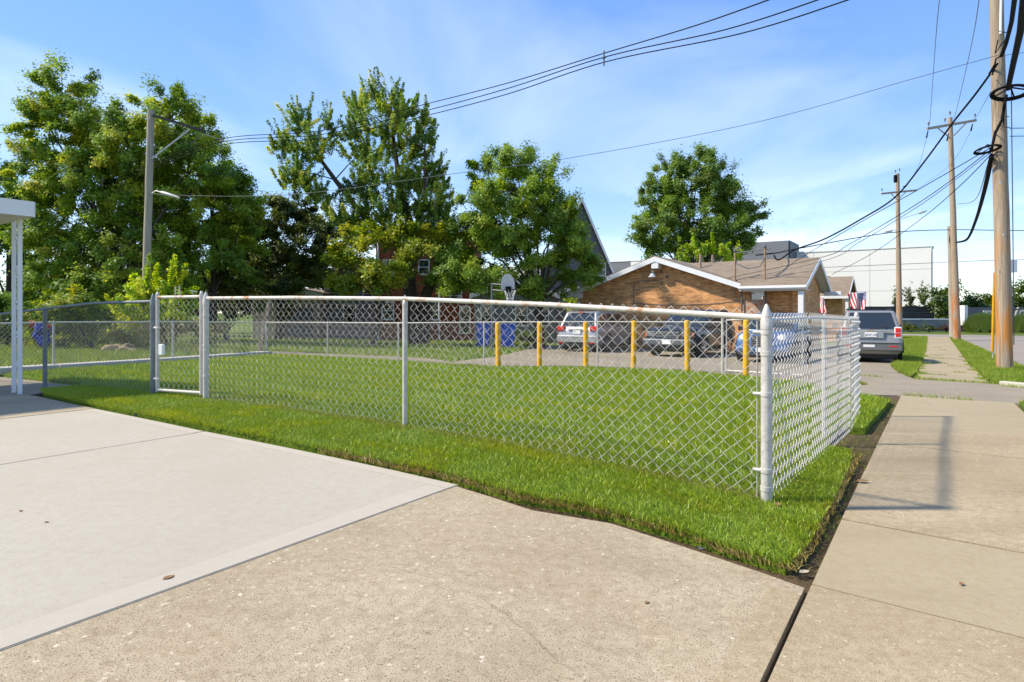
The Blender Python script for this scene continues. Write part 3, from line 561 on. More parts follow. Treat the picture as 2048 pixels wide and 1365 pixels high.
def post(parent, p, ztop, r, m, cap='cone', bands=(), bar=None):
    o = MB().tube([(p.x, p.y, p.z - .1), (p.x, p.y, ztop - .02)], r, 20).build('post', m, parent, True, True)
    MB().lathe((p.x, p.y, ztop), cap_prof(r, cap), 20).build('post_cap', m, o, True, True)
    for z in bands: MB().lathe((p.x, p.y, z), [(r * 1.01, -.014), (r * 1.13, -.013), (r * 1.13, .013), (r * 1.01, .014)], 20).build('clamp', m, o, True, True)
    return o
def fence_pts(a, za, b, zb): return (a.x, a.y, a.z, za), (b.x, b.y, b.z, zb)
# --- the front fence with the corner post
A = G(1533, 1018, .0); A.z = T(A.x, A.y) + .03
Bm = G(810, 862); Bm.z += .03
Cg = G(412, 806); Cg.z += .02
topA, topB, topC = CH + (625 - 626) / F * A.y, CH + (625 - 598) / F * Bm.y, CH + (625 - 597) / F * Cg.y
ff = empty('chain_link_fence', A, label='white chain link front fence with rusty top rail and thick corner post', cat='fence')
post(ff, A, topA - .002, .033, M_GALV, 'cone', (topA - .12, topA - .25, topA - .5, topA - .97, topA - 1.08))
post(ff, Bm, topB - .03, .024, M_GALV, 'loop')
post(ff, Cg, topC + .02, .032, M_WHITEPIPE, 'cone', (topC - .2, topC - .55, topC - .9))
M_RUST = mat('rusty_white_rail', (.58, .55, .49), .6, 0, rgb2=(.42, .20, .08), vscale=7, bump=.2, detail=7)
mp = M_RUST.node_tree.nodes
for n_ in mp:
    if n_.type == 'MAP_RANGE': n_.inputs[1].default_value = .52; n_.inputs[2].default_value = .66
rl = [Vector((A.x, A.y, topA - .03)), Vector((Bm.x, Bm.y, topB)), Vector((Cg.x, Cg.y, topC))]
MB().tube([rl[0] + Vector((-.02, .015, 0)), rl[0].lerp(rl[1], .5) + Vector((0, 0, .012)), rl[1], rl[1].lerp(rl[2], .5) + Vector((0, 0, .008)), rl[2]], .0195, 14).build('top_rail', M_RUST, ff, True, True)
e1 = (Bm - A).normalized()
tb = A + e1 * .055
MB().box((tb.x, tb.y, (A.z + topA) / 2 - .02), (.004, .02, topA - A.z - .06), math.atan2(e1.y, e1.x)).build('tension_bar', M_GALV, ff, True)
for z in (topA - .12, topA - .5, topA - .97): MB().tube([A + Vector((0, 0, z - A.z)) + Vector((e1.x * .03, e1.y * .03 - .02, 0)), A + Vector((e1.x * .085, e1.y * .085 - .015, z - A.z))], .011, 8).build('bolt', M_GALV, ff, True, True)
chainlink('wire_mesh', ff, [(A.x, A.y, A.z + .01, topA + .025), (Bm.x, Bm.y, Bm.z - .01, topB + .012), (Cg.x, Cg.y, Cg.z - .01, topC + .008)], label='woven white wire diamonds of the front fence', gap=.045)
# --- the side fence along the pavement
E = G(1713, 832); E.z += .02
topE = topA - .06
sf = empty('chain_link_fence', E, label='chain link side fence running along the pavement edge', cat='fence')
post(sf, E, topE + .03, .027, M_GALV, 'dome')
mid = A.lerp(E, .52); mid = on(mid.x - .03, mid.y + .02, .02); topM = (topA + topE) / 2 - .02
post(sf, mid, topM - .02, .024, M_GALV, 'loop')
MB().tube([(A.x, A.y, topA - .05), (mid.x, mid.y, topM), (E.x, E.y, topE - .03)], .0185, 12).build('top_rail', M_GALV, sf, True, True)
sb = (A - E).normalized()
q1 = A - sb * 1.2; q2 = A - sb * 3.4
chainlink('wire_mesh', sf, [(A.x + .03, A.y + .03, A.z, topA - .005), (q1.x + .04, q1.y - .03, T(q1.x, q1.y) + .02, topA - .0), (q2.x + .075, q2.y - .055, T(q2.x, q2.y) + .02, topM + .012), (E.x + .03, E.y - .02, E.z, topE + .0)], r=.0024, B=.009, spp=10, m=mat('side_wire', (.64, .61, .58), .5, .1), label='woven wire diamonds of the side fence', jit=0.0)
# --- the gate and its hinge post
Dg = G(306, 796); Dg.z += .02; topD = CH + (625 - 597) / F * Dg.y
gate = empty('gate', Dg.lerp(Cg, .5), label='narrow chain link gate with rusty top bar in the front fence', cat='gate')
gx = (Cg - Dg).normalized(); g0 = Dg + gx * .085; g1 = Cg - gx * .075; g0.z = Dg.z + .06; g1.z = Cg.z + .07
zt = topD + .01
for q in (g0, g1): MB().tube([q, (q.x, q.y, zt + .03)], .021, 14).build('upright', M_WHITEPIPE, gate, True, True)
for q in (g0, g1): MB().lathe((q.x, q.y, zt + .03), cap_prof(.021, 'dome'), 14).build('cap', M_GALV, gate, True, True)
MB().tube([(g0.x, g0.y, zt), (g1.x, g1.y, zt)], .019, 12).build('top_bar', M_RUST, gate, True, True)
MB().tube([(g0.x, g0.y, g0.z + .02), (g1.x, g1.y, g1.z + .02)], .019, 12).build('bottom_bar', M_WHITEPIPE, gate, True, True)
chainlink('wire_mesh', gate, [(g0.x, g0.y, g0.z + .03, zt - .03), (g1.x, g1.y, g1.z + .03, zt - .03)], label='woven wire of the gate', gap=.03)
for z in (topD - .36, topD - .98): MB().tube([(g0.x - gx.x * .09, g0.y - gx.y * .09, z), (g0.x + gx.x * .03, g0.y + gx.y * .03, z)], .02, 8).build('hinge', M_GALV, gate, True, True)
lt = g0.lerp(g1, .45); MB().tube([(lt.x - .02, lt.y, zt), (lt.x - .015, lt.y, zt + .12), (lt.x + .03, lt.y, zt + .125), (lt.x + .04, lt.y, zt + .01)], .008, 8).build('latch_fork', M_GALV, gate, True, True)
l2 = g0.lerp(g1, .85); MB().tube([(l2.x - .03, l2.y, zt + .06), (l2.x, l2.y, zt), (l2.x + .03, l2.y, zt + .06), (l2.x - .05, l2.y, zt + .07)], .006, 6).build('latch_hook', M_GALV, gate, True, True)
bx = g0.lerp(g1, .13); s_ = MB(); s_.box((bx.x, bx.y - .03, topD - .62), (.075, .04, .13), math.atan2(gx.y, gx.x))
solo(s_, 'tag_box', M_WHITE, 'small white plastic box hung on the gate wire', 'box', bevel=.008)
# --- the dark posted fence left of the gate
lf = empty('chain_link_fence', Dg, label='chain link fence with dark blue grey posts left of the gate', cat='fence')
Lp = G(90, 775); topL = CH + (625 - 618) / F * Lp.y; Ll = G(-190, 757); topLl = CH + (625 - 652) / F * Ll.y
post(lf, Dg, topD + .0, .031, M_DARKPOST, 'cone', (topD - .12, topD - .7))
post(lf, Lp, topL - .02, .03, M_DARKPOST, 'loop'); post(lf, Ll, topLl - .02, .03, M_DARKPOST, 'loop')
zc = (topD + topL) / 2 + .03
MB().tube([(Dg.x, Dg.y, topD - .04), ((Dg.x + Lp.x) / 2, (Dg.y + Lp.y) / 2, zc - .02), (Lp.x, Lp.y, topL), (Ll.x, Ll.y, topLl)], .0195, 12).build('top_rail', M_DARKPOST, lf, True, True)
chainlink('wire_mesh', lf, [(Dg.x, Dg.y, Dg.z - .02, topD - .03), (Lp.x, Lp.y, Lp.z, topL), (Ll.x, Ll.y, Ll.z, topLl)], r=.0014, spp=6, m=M_WIREG, label='woven grey wire of the dark posted fence', gap=.04)
# --- the low far fence round the back of the lawn
fb = empty('chain_link_fence', G(655, 712), label='low far chain link fence round the back of the lawn', cat='fence')
fpx = [(-120, 750, 650), (107, 735, 645), (345, 720, 644), (532, 706, 645), (655, 712, 645.5), (797, 722, 646.5), (968, 728, 645), (1195, 734, 644), (1445, 746, 645)]
fpp = []
for a, b, t_ in fpx:
    q = G(a, b); fpp.append((q, CH + (HY - t_) / F * q.y))
for i, (q, zt_) in enumerate(fpp): post(fb, q, zt_ + (.09 if i == len(fpp) - 1 else -.01), .03 if i in (3, 8) else .022, M_GALV, 'dome' if i in (3, 8) else 'loop')
rail = []
for i, (q, z_) in enumerate(fpp): rail.append(Vector((q.x, q.y, z_)))
MB().tube(rail, .0175, 8).build('top_rail', M_WHITEPIPE, fb, True, True)
chainlink('wire_mesh', fb, [(q.x, q.y, q.z, z_ + .015) for q, z_ in fpp], D=.095, r=.0018, n=3, spp=4, m=M_WIRE, label='woven wire of the far fence')
# --- its gate leaf beside the last bollard
eq, ez = fpp[-1]; hq = G(1615, 757); hz = CH + (HY - 640) / F * hq.y
g2 = empty('gate', eq, label='far chain link gate leaf in front of the blue car', cat='gate')
d2 = (hq - eq); d2.z = 0; d2.normalize(); a_ = eq + d2 * .1; b_ = hq - d2 * .1
MB().tube([(a_.x, a_.y, a_.z + .06), (a_.x, a_.y, ez + .05), (b_.x, b_.y, hz + .06), (b_.x, b_.y, b_.z + .06), (a_.x, a_.y, a_.z + .06)], .021, 10).build('frame', M_GALV, g2, True)
chainlink('wire_mesh', g2, [(a_.x, a_.y, a_.z + .08, ez + .04), (b_.x, b_.y, b_.z + .08, hz + .04)], D=.085, r=.0016, n=3, spp=4, m=M_WIREG, label='woven wire of the far gate')

# ------------------------------------------------------------------ yellow bollards
bol = [(997, 733, 646), (1079, 732, 645), (1172, 733, 644), (1267, 736, 642), (1375, 741, 641), (1492, 751, 640)]
blab = ['yellow bollard in front of the blue bins, leftmost of six', 'yellow bollard second from the left, just left of the silver car', 'yellow bollard in front of the silver car tail lamp',
        'yellow bollard between the silver car and the black car', 'yellow bollard in front of the black car grille', 'yellow bollard in front of the blue car, rightmost of six']
for (a, b, t_), lb in zip(bol, blab):
    q = G(a, b, .03); h = (b - t_) / F * q.y; r = .066
    m_ = MB().lathe(q, [(r * 1.02, -.1), (r * 1.02, .02), (r, .05), (r, h - .04), (r * .93, h - .015), (r * .7, h), (.003, h + .008)], 20)
    o_ = solo(m_, 'bollard', M_YEL, lb, 'bollard', 'yellow bollards along the parking lot', at=q, smooth=True); o_.rotation_euler = (R(random.uniform(-.9, .9)), R(random.uniform(-.9, .9)), random.uniform(0, 3))
# ------------------------------------------------------------------ buildings
def lerp(a, b, t): return a + (b - a) * t
RZ = math.atan2(-.5593, .829)          # local x runs toward the street, local y away from the camera
def window(parent, c, w, h, ax, nrm, m_frame=None, panes=2, t=.06, blind=None):
    """a framed window on a wall: c centre, ax along the wall, nrm outward"""
    m_frame = m_frame or M_WHITE; ax = Vector(ax).normalized(); nrm = Vector(nrm).normalized(); c = Vector(c); z = Vector((0, 0, 1))
    fr = MB()
    for (cx_, cz_, ww, hh) in ((0, h / 2, w + 2 * t, t), (0, -h / 2, w + 2 * t, t * 1.3), (-w / 2 - t / 2, 0, t, h), (w / 2 + t / 2, 0, t, h)):
        o_ = c + ax * cx_ + z * cz_ + nrm * .03; p_ = [o_ + ax * i * ww / 2 + z * j * hh / 2 - nrm * .05 for i, j in ((-1, -1), (1, -1), (1, 1), (-1, 1))]; fr.prism(p_, nrm * .06)
    f = fr.build('window', m_frame, parent)
    for k in range(panes):
        hh = h / panes - .03; o_ = c + z * (-h / 2 + (k + .5) * h / panes) - nrm * .005
        p_ = [o_ + ax * i * w / 2 + z * j * hh / 2 for i, j in ((-1, -1), (1, -1), (1, 1), (-1, 1))]
        MB().prism(p_, nrm * .012).build('pane', blind if (blind and k == 0) else M_GLASS, f)
    if panes > 1:
        o_ = c; p_ = [o_ + ax * i * w / 2 + z * j * .02 - nrm * .01 for i, j in ((-1, -1), (1, -1), (1, 1), (-1, 1))]; MB().prism(p_, nrm * .04).build('sash_bar', m_frame, f)
    return f
X, Y, Z = Vector((1, 0, 0)), Vector((0, 1, 0)), Vector((0, 0, 1))
# --- the tan brick building
O = P(1612, 570, 25.0); gz = T(O.x, O.y) - .02
bb = empty('brick_building', (O.x, O.y, gz), RZ, 'low tan brick building with brown shingle roof and white rake boards', 'building')
zE = O.z - gz; zR = CH + 110 / F * 28.07 - gz; zP = CH + 113 / F * 29.0 - gz
xp, hw, yk = -6.5, 4.76, .45
zL = zP - (zP - (CH + 37 / F * 31.7 - gz)); sl = (zP - zL) / hw
yw, th = .95, .16
gw = [(xp - hw + .62, yw, -.3), (xp + hw - .62, yw, -.3), (xp + hw - .62, yw, zP - sl * (hw - .62) - .14), (xp, yw, zP - .14), (xp - hw + .62, yw, zP - sl * (hw - .62) - .14)]
MB().prism(gw, (0, .25, 0)).build('wall', M_BRICK, bb)
MB().box((xp - hw + .74, 4.2, zL / 2), (.24, 6, zL + .55)).build('wall', M_BRICK, bb)
MB().box((-1.15, yw + .35, 1.2), (1.5, .25, 3.0)).build('wall', M_BRICK, bb)
MB().prism([(-.42, .95, -.3), (-.42, 6.75, -.3), (-.42, 6.75, zE - .05), (-.42, 3.7, zR - .12), (-.42, .95, zE + .12)], (-.25, 0, 0)).build('wall', M_BRICK, bb)
# main roof: two shingled slopes with white rake boards and fascia
for s in (-1, 1):
    e = xp + s * hw
    rf = MB().prism([(xp, yk, zP), (e, yk, zL), (e, yk, zL - th), (xp, yk, zP - th)], (0, 7.4, 0)).build('roof', M_SHING, bb)
    MB().prism([(xp, yk - .03, zP - .035), (e + s * .05, yk - .03, zL - .045), (e + s * .05, yk - .03, zL - .27), (xp, yk - .03, zP - .27)], (0, .06, 0)).build('rake_board', M_TRIM, bb)
    MB().prism([(xp, yk + .04, zP - th - .015), (e, yk + .04, zL - th - .015), (e, yk + .04, zL - th - .03), (xp, yk + .04, zP - th - .03)], (0, .55, 0)).build('soffit', M_TRIM, bb)
MB().box((xp, yk + .25, zP - .44), (.34, .5, .30)).build('ridge_beam', M_TRIM, bb, bevel=.01)
MB().box((xp - hw + .62, yk + .25, zL - .1), (.3, .5, .24)).build('eave_beam', M_TRIM, bb, bevel=.01)
# cross wing: slope facing the camera, ridge along local x
m_ = 3.7
MB().prism([(.0, 0, zE + .02), (-2.58, 0, zE + .02), (-2.58, .5, zE + .02 + .5 * (zR - zE - .02) / m_), (-6.1, m_, zR), (.0, m_, zR)], (0, 0, -.14)).build('roof', M_SHING, bb)
MB().prism([(.0, 2 * m_, zE + .02), (.0, m_, zR), (.0, m_, zR - .14), (.0, 2 * m_, zE - .12)], (-6.6, 0, 0)).build('roof', M_SHING, bb)
for s in (-1, 1):
    MB().prism([(.03, m_, zR - .02), (.03, m_ + s * m_, zE - .0), (.03, m_ + s * m_, zE - .2), (.03, m_, zR - .22)], (-.05, 0, 0)).build('rake_board', M_TRIM, bb)
    MB().prism([(-.03, m_, zR - .16), (-.03, m_ + s * m_, zE - .14), (-.03, m_ + s * m_, zE - .16), (-.03, m_, zR - .18)], (-.4, 0, 0)).build('soffit', M_TRIM, bb)
MB().box((.1, 2 * m_ - .25, zE - .18), (.75, .28, .2)).build('eave_beam', M_TRIM, bb, bevel=.01)
gt = MB().prism([(0.02, -.02, zE - .02), (0.02, -.14, zE + .0), (0.02, -.15, zE - .10), (0.02, -.09, zE - .17), (0.02, -.02, zE - .17)], (-2.62, 0, 0)).build('gutter', M_WHITE, bb)
MB().box((-1.3, .5, zE - .19), (2.6, .95, .03)).build('soffit', M_TRIM, bb)
MB().box((-.2, .12, zE / 2 - .2), (.2, .2, zE - .1)).build('porch_post', M_TRIM, bb, bevel=.01)
# electrical masts, meters, panel on the wing wall
for x_, h_ in ((-2.95, 1.35), (-1.72, 1.45)):
    zr_ = zE + .3
    MB().tube([(x_, .75, zr_ - .6), (x_, .75, zr_ + h_ - .12)], .042, 8).build('service_mast', mat('rusty_pipe', (.30, .15, .07), .7, .2, rgb2=(.36, .26, .17), vscale=6), bb, smooth=True)
    MB().lathe((x_, .75, zr_ + h_ - .14), [(.045, 0), (.07, .04), (.065, .12), (.03, .16)], 10).build('weatherhead', M_CABLEG, bb, smooth=True)
MB().tube([(-2.95, .75, zE + 1.48), (-1.45, .75, zE + 1.60)], .022, 6).build('mast_brace', M_CABLEG, bb)
MB().tube([(-2.95, .72, zE + 1.35), (-2.85, .7, zE + 1.0), (-2.4, .7, zE + .78), (-1.9, .7, zE + .85), (-1.72, .72, zE + 1.2)], .02, 6).build('service_loop', M_CABLEG, bb)
fx = -2.55
for x_ in (-2.66, -1.66): MB().tube([(x_, .72, 1.3), (x_, .72, zE - .15)], .035, 8).build('conduit', M_CABLEG, bb, smooth=True)
MB().box((-2.16, .85, 1.95), (.86, .12, .62)).build('rusty_panel', mat('rust', (.36, .12, .03), .8, rgb2=(.45, .40, .33), vscale=5), bb, bevel=.01)
mb_ = MB().box((-2.16, .84, 1.42), (1.1, .2, .46)).build('meter_box', mat('meter_grey', (.22, .20, .19), .6, .3), bb, bevel=.015)
for x_ in (-2.36, -1.98): MB().lathe((x_, .74, 1.46), [(.1, 0), (.1, .05), (.07, .09), (.004, .1)], 14, (0, -1, 0)).build('meter', mat('meter_glass', (.5, .5, .42), .1), bb, smooth=True)
MB().box((-1.15, 1.1, 1.38), (.36, .12, .55)).build('utility_box', mat('pale_box', (.5, .52, .52), .5), bb, bevel=.01)
# things on the gable: bell lamp, cameras, wires, vents
MB().lathe((xp - .22, yw - .22, zP - .98), [(.20, 0), (.19, .03), (.13, .10), (.11, .18), (.05, .22), (.05, .30), (.02, .33)], 18).build('bell_lamp', M_WHITE, bb, smooth=True)
for x_, z_ in ((.14, .72), (.14, 1.22), (.42, .94)):
    MB().tube([(xp + x_, yw, zP - z_), (xp + x_ + .05, yw - .22, zP - z_ - .06)], .05, 8).build('floodlight', M_CABLEG, bb, smooth=True)
MB().tube([(xp - 1.25, yw - .02, .3), (xp - 1.25, yw - .02, zP - 1.3), (xp - .9, yw - .02, zP - 1.1), (xp + .1, yw - .02, zP - 1.12)], .014, 6).build('conduit', M_CABLEG, bb)
MB().tube([(xp - 1.25, yw - .02, 2.16), (xp + .5, yw - .02, 2.05), (xp + 2.3, yw - .02, 2.08), (xp + 4.0, yw - .02, 2.25)], .012, 6).build('conduit', M_CABLEG, bb)
for x_, y_ in ((-5.1, 2.8), (-4.75, 3.6)): MB().tube([(x_, y_, zR - .4), (x_, y_, zP + .18)], .06, 8).build('vent_pipe', mat('vent', (.28, .20, .16), .7), bb, smooth=True)
# --- the second brick building further along
O2 = P(1697, 592, 38.0); gz2 = T(O2.x, O2.y)
b2 = empty('brick_building', (O2.x, O2.y, gz2), RZ, 'farther small brick building with brown roof behind the grey car', 'building')
e2, r2, m2 = O2.z - gz2, CH + 72 / F * 40.3 - gz2, 2.8
for s in (-1, 1):
    MB().prism([(0, m2, r2), (0, m2 + s * m2, e2), (0, m2 + s * m2, e2 - .14), (0, m2, r2 - .14)], (-5, 0, 0)).build('roof', M_SHING, b2)
    MB().prism([(.03, m2, r2 - .02), (.03, m2 + s * m2, e2), (.03, m2 + s * m2, e2 - .2), (.03, m2, r2 - .2)], (-.05, 0, 0)).build('rake_board', M_TRIM, b2)
MB().box((-2.5, .0, e2 - .08), (5.0, .1, .16)).build('gutter', M_WHITE, b2)
MB().prism([(-.4, .6, -.3), (-.4, 5, -.3), (-.4, 5, e2 - .05), (-.4, m2, r2 - .12), (-.4, .6, e2 + .1)], (-.2, 0, 0)).build('wall', M_BRICK, b2)
MB().box((-2.6, .75, e2 / 2 - .2), (4.0, .25, e2 + .2)).build('wall', M_BRICK, b2)
window(b2, (-2.05, .58, 1.35), 1.25, 1.5, X, -Y, M_TRIM, 2)
MB().box((-.1, .15, e2 / 2 - .2), (.16, .16, e2)).build('porch_post', M_TRIM, b2)
# flags on the porch posts
def flag(name, label, tl, tr, bl, br, n=13, k=24):
    m_ = [mat('flag_red', (.55, .04, .06), .8), mat('flag_white', (.8, .79, .78), .8), mat('flag_blue', (.05, .07, .22), .8)]
    mb = MB(); NX = 39; vs_ = []
    for j in range(k + 1):
        for i in range(NX + 1):
            a, b = i / NX, j / k; p = tl.lerp(tr, a).lerp(bl.lerp(br, a), b); p = p + Vector((0, .10 * math.sin(a * 9 + b * 3) * (.3 + b), .03 * math.sin(a * 6))); vs_.append(p)
    fs = []; mi = []
    for j in range(k):
        for i in range(NX):
            st = i // 3; blue = i >= NX - 21 and j < k * .42
            star = blue and (i % 2 == 0) and (j % 2 == 1)
            fs.append((j * (NX + 1) + i, j * (NX + 1) + i + 1, (j + 1) * (NX + 1) + i + 1, (j + 1) * (NX + 1) + i)); mi.append(1 if star else 2 if blue else (st + 0) % 2)
    mb.add(vs_, fs); mb.mi = mi
    o = solo(mb, name, m_, label, 'flag', 'flags on the brick buildings', smooth=True)
    sol = o.modifiers.new('cloth', 'SOLIDIFY'); sol.thickness = .004
    return o
fd = 36.4
flag('flag', 'striped flag with blue starry corner hanging above the grey car', P(1695, 588, fd), P(1733, 584, fd - .3), P(1706, 619, fd), P(1728, 619, fd - .2))
solo(MB().tube([P(1692, 590, 36.5), P(1737, 583, 36.1)], .018, 6), 'flagpole', M_TRIM, 'thin white flagpole above the parked grey car', 'flagpole')
fd = 32.6
flag('flag', 'red and white flag half hidden behind the brick wing', P(1640, 594, fd), P(1648, 596, fd - .2), P(1642, 628, fd), P(1651, 626, fd - .2))
solo(MB().tube([P(1632, 592, 32.8), P(1652, 596, 32.3)], .018, 6), 'flagpole', M_TRIM, 'short flagpole on the right end of the brick wing', 'flagpole')

# --- the panelled white industrial building and its grey blocks
def panel_wall(parent, x0, x1, y, z0, z1, nx_, rows, mat_of, d=.18):
    w = (x1 - x0) / nx_
    for i in range(nx_):
        for k in range(len(rows) - 1):
            a, b = rows[k], rows[k + 1]
            MB().box((x0 + (i + .5) * w, y, (a + b) / 2), (w - .03, d, b - a - .03)).build('panel', mat_of(i, k), parent)
OW = P(1863, 493, 70.0); gw_ = T(OW.x, OW.y)
iw = empty('warehouse', (OW.x, OW.y, gw_), RZ, 'large white and grey panelled warehouse beyond the junction', 'building')
hW = OW.z - gw_
MB().box((-40, 6.2, hW / 2), (80, 12, hW - .3)).build('core', M_PANELG, iw)
panel_wall(iw, -78, 0, 0, 0, hW, 13, [0, 1.9, 4.2, 6.6, hW], lambda i, k: M_PANELW if i >= 7 else (M_PANELW if i == 3 else M_PANELG))
MB().box((-39, 0, hW + .05), (78.2, .32, .16)).build('coping', M_TRIM, iw)
MB().box((.12, 6, hW / 2), (.2, 12, hW)).build('side_wall', M_PANELW, iw)
MB().box((-10.5, -.35, 5.9), (.8, .5, .35)).build('wall_lamp', M_CABLEG, iw, bevel=.05)
OG = P(1577, 481, 74.0)
gb = empty('rooftop_block', (OG.x, OG.y, gw_), RZ, 'dark grey panelled block rising behind the brick roof', 'building')
hG = OG.z - gw_
MB().box((-7, 3.2, hG / 2), (13.8, 5.8, hG - .1)).build('core', M_PANELD, gb)
panel_wall(gb, -14, 0, .1, 0, hG, 2, [0, hG - 3.4, hG - 1.4, hG], lambda i, k: M_PANELG)
MB().box((.06, 3.2, hG / 2), (.14, 6.0, hG)).build('side_panel', M_PANELD, gb)

# --- houses behind the trees (each squared up to the camera's view of it)
def house(name, label, d, x0, x1, ztop, zpk, depth, m_wall, m_roof, boards=None, m_trim=None, pk=None, over=.25, rz=0.0):
    a = P(x0, 700, d); b = P(x1, 700, d); g_ = T((a.x + b.x) / 2, d) - .05
    h = empty(name, ((a.x + b.x) / 2, d, g_), rz, label, 'house'); w = (b.x - a.x) / 2; zt_ = CH + (HY - ztop) / F * d - g_; zp_ = CH + (HY - zpk) / F * d - g_
    xk = 0 if pk is None else P(pk, 0, d).x - (a.x + b.x) / 2
    MB().prism([(-w, 0, -.2), (w, 0, -.2), (w, 0, zt_), (xk, 0, zp_ - .05), (-w, 0, zt_)], (0, depth, 0)).build('wall', m_wall, h)
    for s in (-1, 1):
        e = s * w + s * over; ze = zt_ - (zp_ - zt_) / abs(s * w - xk) * over
        MB().prism([(xk, -over, zp_ + .1), (e, -over, ze + .1), (e, -over, ze - .06), (xk, -over, zp_ - .06)], (0, depth + 2 * over, 0)).build('roof', m_roof, h)
        MB().prism([(xk, -over - .04, zp_ + .06), (e, -over - .04, ze + .06), (e, -over - .04, ze - .2), (xk, -over - .04, zp_ - .2)], (0, .05, 0)).build('rake_board', m_trim or M_TRIM, h)
    if boards:
        z = -.1
        while z < zp_ - .2:
            f = 1 if z < zt_ else max(0, (zp_ - z - boards) / (zp_ - zt_)); l_, r_ = (-w - xk) * f + xk, (w - xk) * f + xk
            if r_ - l_ > .2:
                MB().prism([(l_, -.001, z), (l_, -.035, z), (l_, -.012, z + boards - .012), (l_, -.001, z + boards - .012)], (r_ - l_, 0, 0)).build('siding_board', m_wall, h)
            z += boards
    return h, w, zt_, zp_
h1, w1, t1, p1 = house('grey_house', 'tall grey sided house with steep gable behind the brick building', 38, 1080, 1226, 545, 398, 9, M_SIDE, M_SIDE, .26, pk=1163)
window(h1, (w1 - .75, -.04, t1 + .15), .5, .75, X, -Y)
h1b, wb, tb_, pb_ = house('grey_wing', 'low pale grey sided house wing under the broad tree', 36, 948, 1110, 588, 560, 6, M_SIDEL, M_SHING, .24)
window(h1b, (-wb + .75, -.05, 1.6), .62, 1.2, X, -Y); window(h1b, (wb - .72, -.05, 1.6), .62, 1.2, X, -Y); window(h1b, (.4, -.05, 1.6), .62, 1.2, X, -Y)
h1c, wc, tc_, pc_ = house('grey_porch', 'pale sided porch between the broad tree and the brick gable', 37, 1108, 1185, 590, 572, 3, M_SIDEL, M_SHING, .22)
window(h1c, (.35, -.05, 1.5), .8, 1.1, X, -Y)
h2, w2, t2, p2 = house('red_brick_house', 'two storey red brick house behind the tall twin trunked tree', 37, 752, 948, 462, 448, 9, M_BRICKR, M_SHING)
for px_, py_, ww, hh in ((848, 535, .55, .85), (776, 622, .62, 1.05), (866, 622, .62, 1.05), (776, 535, .55, .85), (912, 592, .6, .5), (930, 640, .55, 1.6)):
    q = P(px_, py_, 37); window(h2, (q.x - h2.location.x, -.05, q.z - h2.location.z), ww, hh, X, -Y)
for px_ in (757, 879):
    q = P(px_, 0, 37); MB().tube([(q.x - h2.location.x, -.12, 0), (q.x - h2.location.x, -.12, t2)], .05, 6).build('downspout', M_TRIM, h2)
h3, w3, t3, p3 = house('pale_house', 'pale grey house half hidden by lower tree branches', 39, 648, 752, 552, 520, 7, M_SIDEL, M_SHING, .25)
window(h3, (w3 - .5, -.05, 2.9), .5, .9, X, -Y); window(h3, (0, -.05, 1.6), .7, 1.1, X, -Y)
h4, w4, t4, p4 = house('garage', 'small tan stucco garage under the dark trees', 38, 505, 640, 588, 575, 6, mat('tan_stucco', (.36, .32, .25), .9, var=.1, vscale=3), M_SHING)
MB().box((.5, -.03, 1.0), (2.2, .08, 2.0)).build('garage_door', M_SIDE, h4, bevel=.01)
# ------------------------------------------------------------------ utility poles
def wood_pole(parent, base, top, r0, r1, m):
    base, top = Vector(base), Vector(top); k = 14
    pts = [base.lerp(top, i / k) + Vector((random.uniform(-.006, .006), random.uniform(-.006, .006), 0)) for i in range(k + 1)]; pts[0].z -= .3
    return MB().tube(pts, [lerp(r0, r1, i / k) for i in range(k + 1)], 18).build('pole', m, parent, True, True)
def insulator(parent, p, h=.2, name='insulator'):
    MB().lathe(p, [(.02, 0), (.02, h * .4), (.055, h * .45), (.045, h * .6), (.06, h * .68), (.04, h * .9), (.02, h)], 10).build(name, M_CABLEG, parent, True, True)
def light_arm(parent, pts, head_r=.09):
    MB().tube(pts, .025, 6).build('lamp_arm', M_GALV, parent, True, True)
    a, b = Vector(pts[-2]), Vector(pts[-1]); d = (b - a).normalized(); q = b + d * .7
    MB().tube([b - d * .05, b + d * .08, b + d * .4, q], [.05, head_r, head_r * .9, .03], 10).build('lamp_head', M_GALV, parent, True, True)
# left pole with the long bracket
d0 = 22.0; pb = P(289, 700, d0); pb.z = T(pb.x, pb.y); pt = P(302, 221, d0)
lp = empty('utility_pole', pb, label='grey wooden utility pole with bracket arm and lamp among the left trees', cat='utility pole')
wood_pole(lp, pb, pt, .145, .115, M_POLEG)
MB().beam(P(306, 231, d0 - .1), P(412, 264, d0 + .6), .08, .08).build('bracket_arm', mat('dark_arm', (.07, .06, .05), .9), lp, True)
MB().beam(P(303, 318, d0 - .1), P(380, 259, d0 + .4), .05, .05).build('brace', M_GALV, lp, True)
MB().tube([P(380, 290, d0 + .3), P(404, 268, d0 + .5), P(443, 280, d0 + .4)], .016, 6).build('spacer_rod', M_CABLEG, lp, True)
light_arm(lp, [P(304, 388, d0 - .1), P(312, 382, d0 - .2), P(325, 386, d0 - .25)], .07)
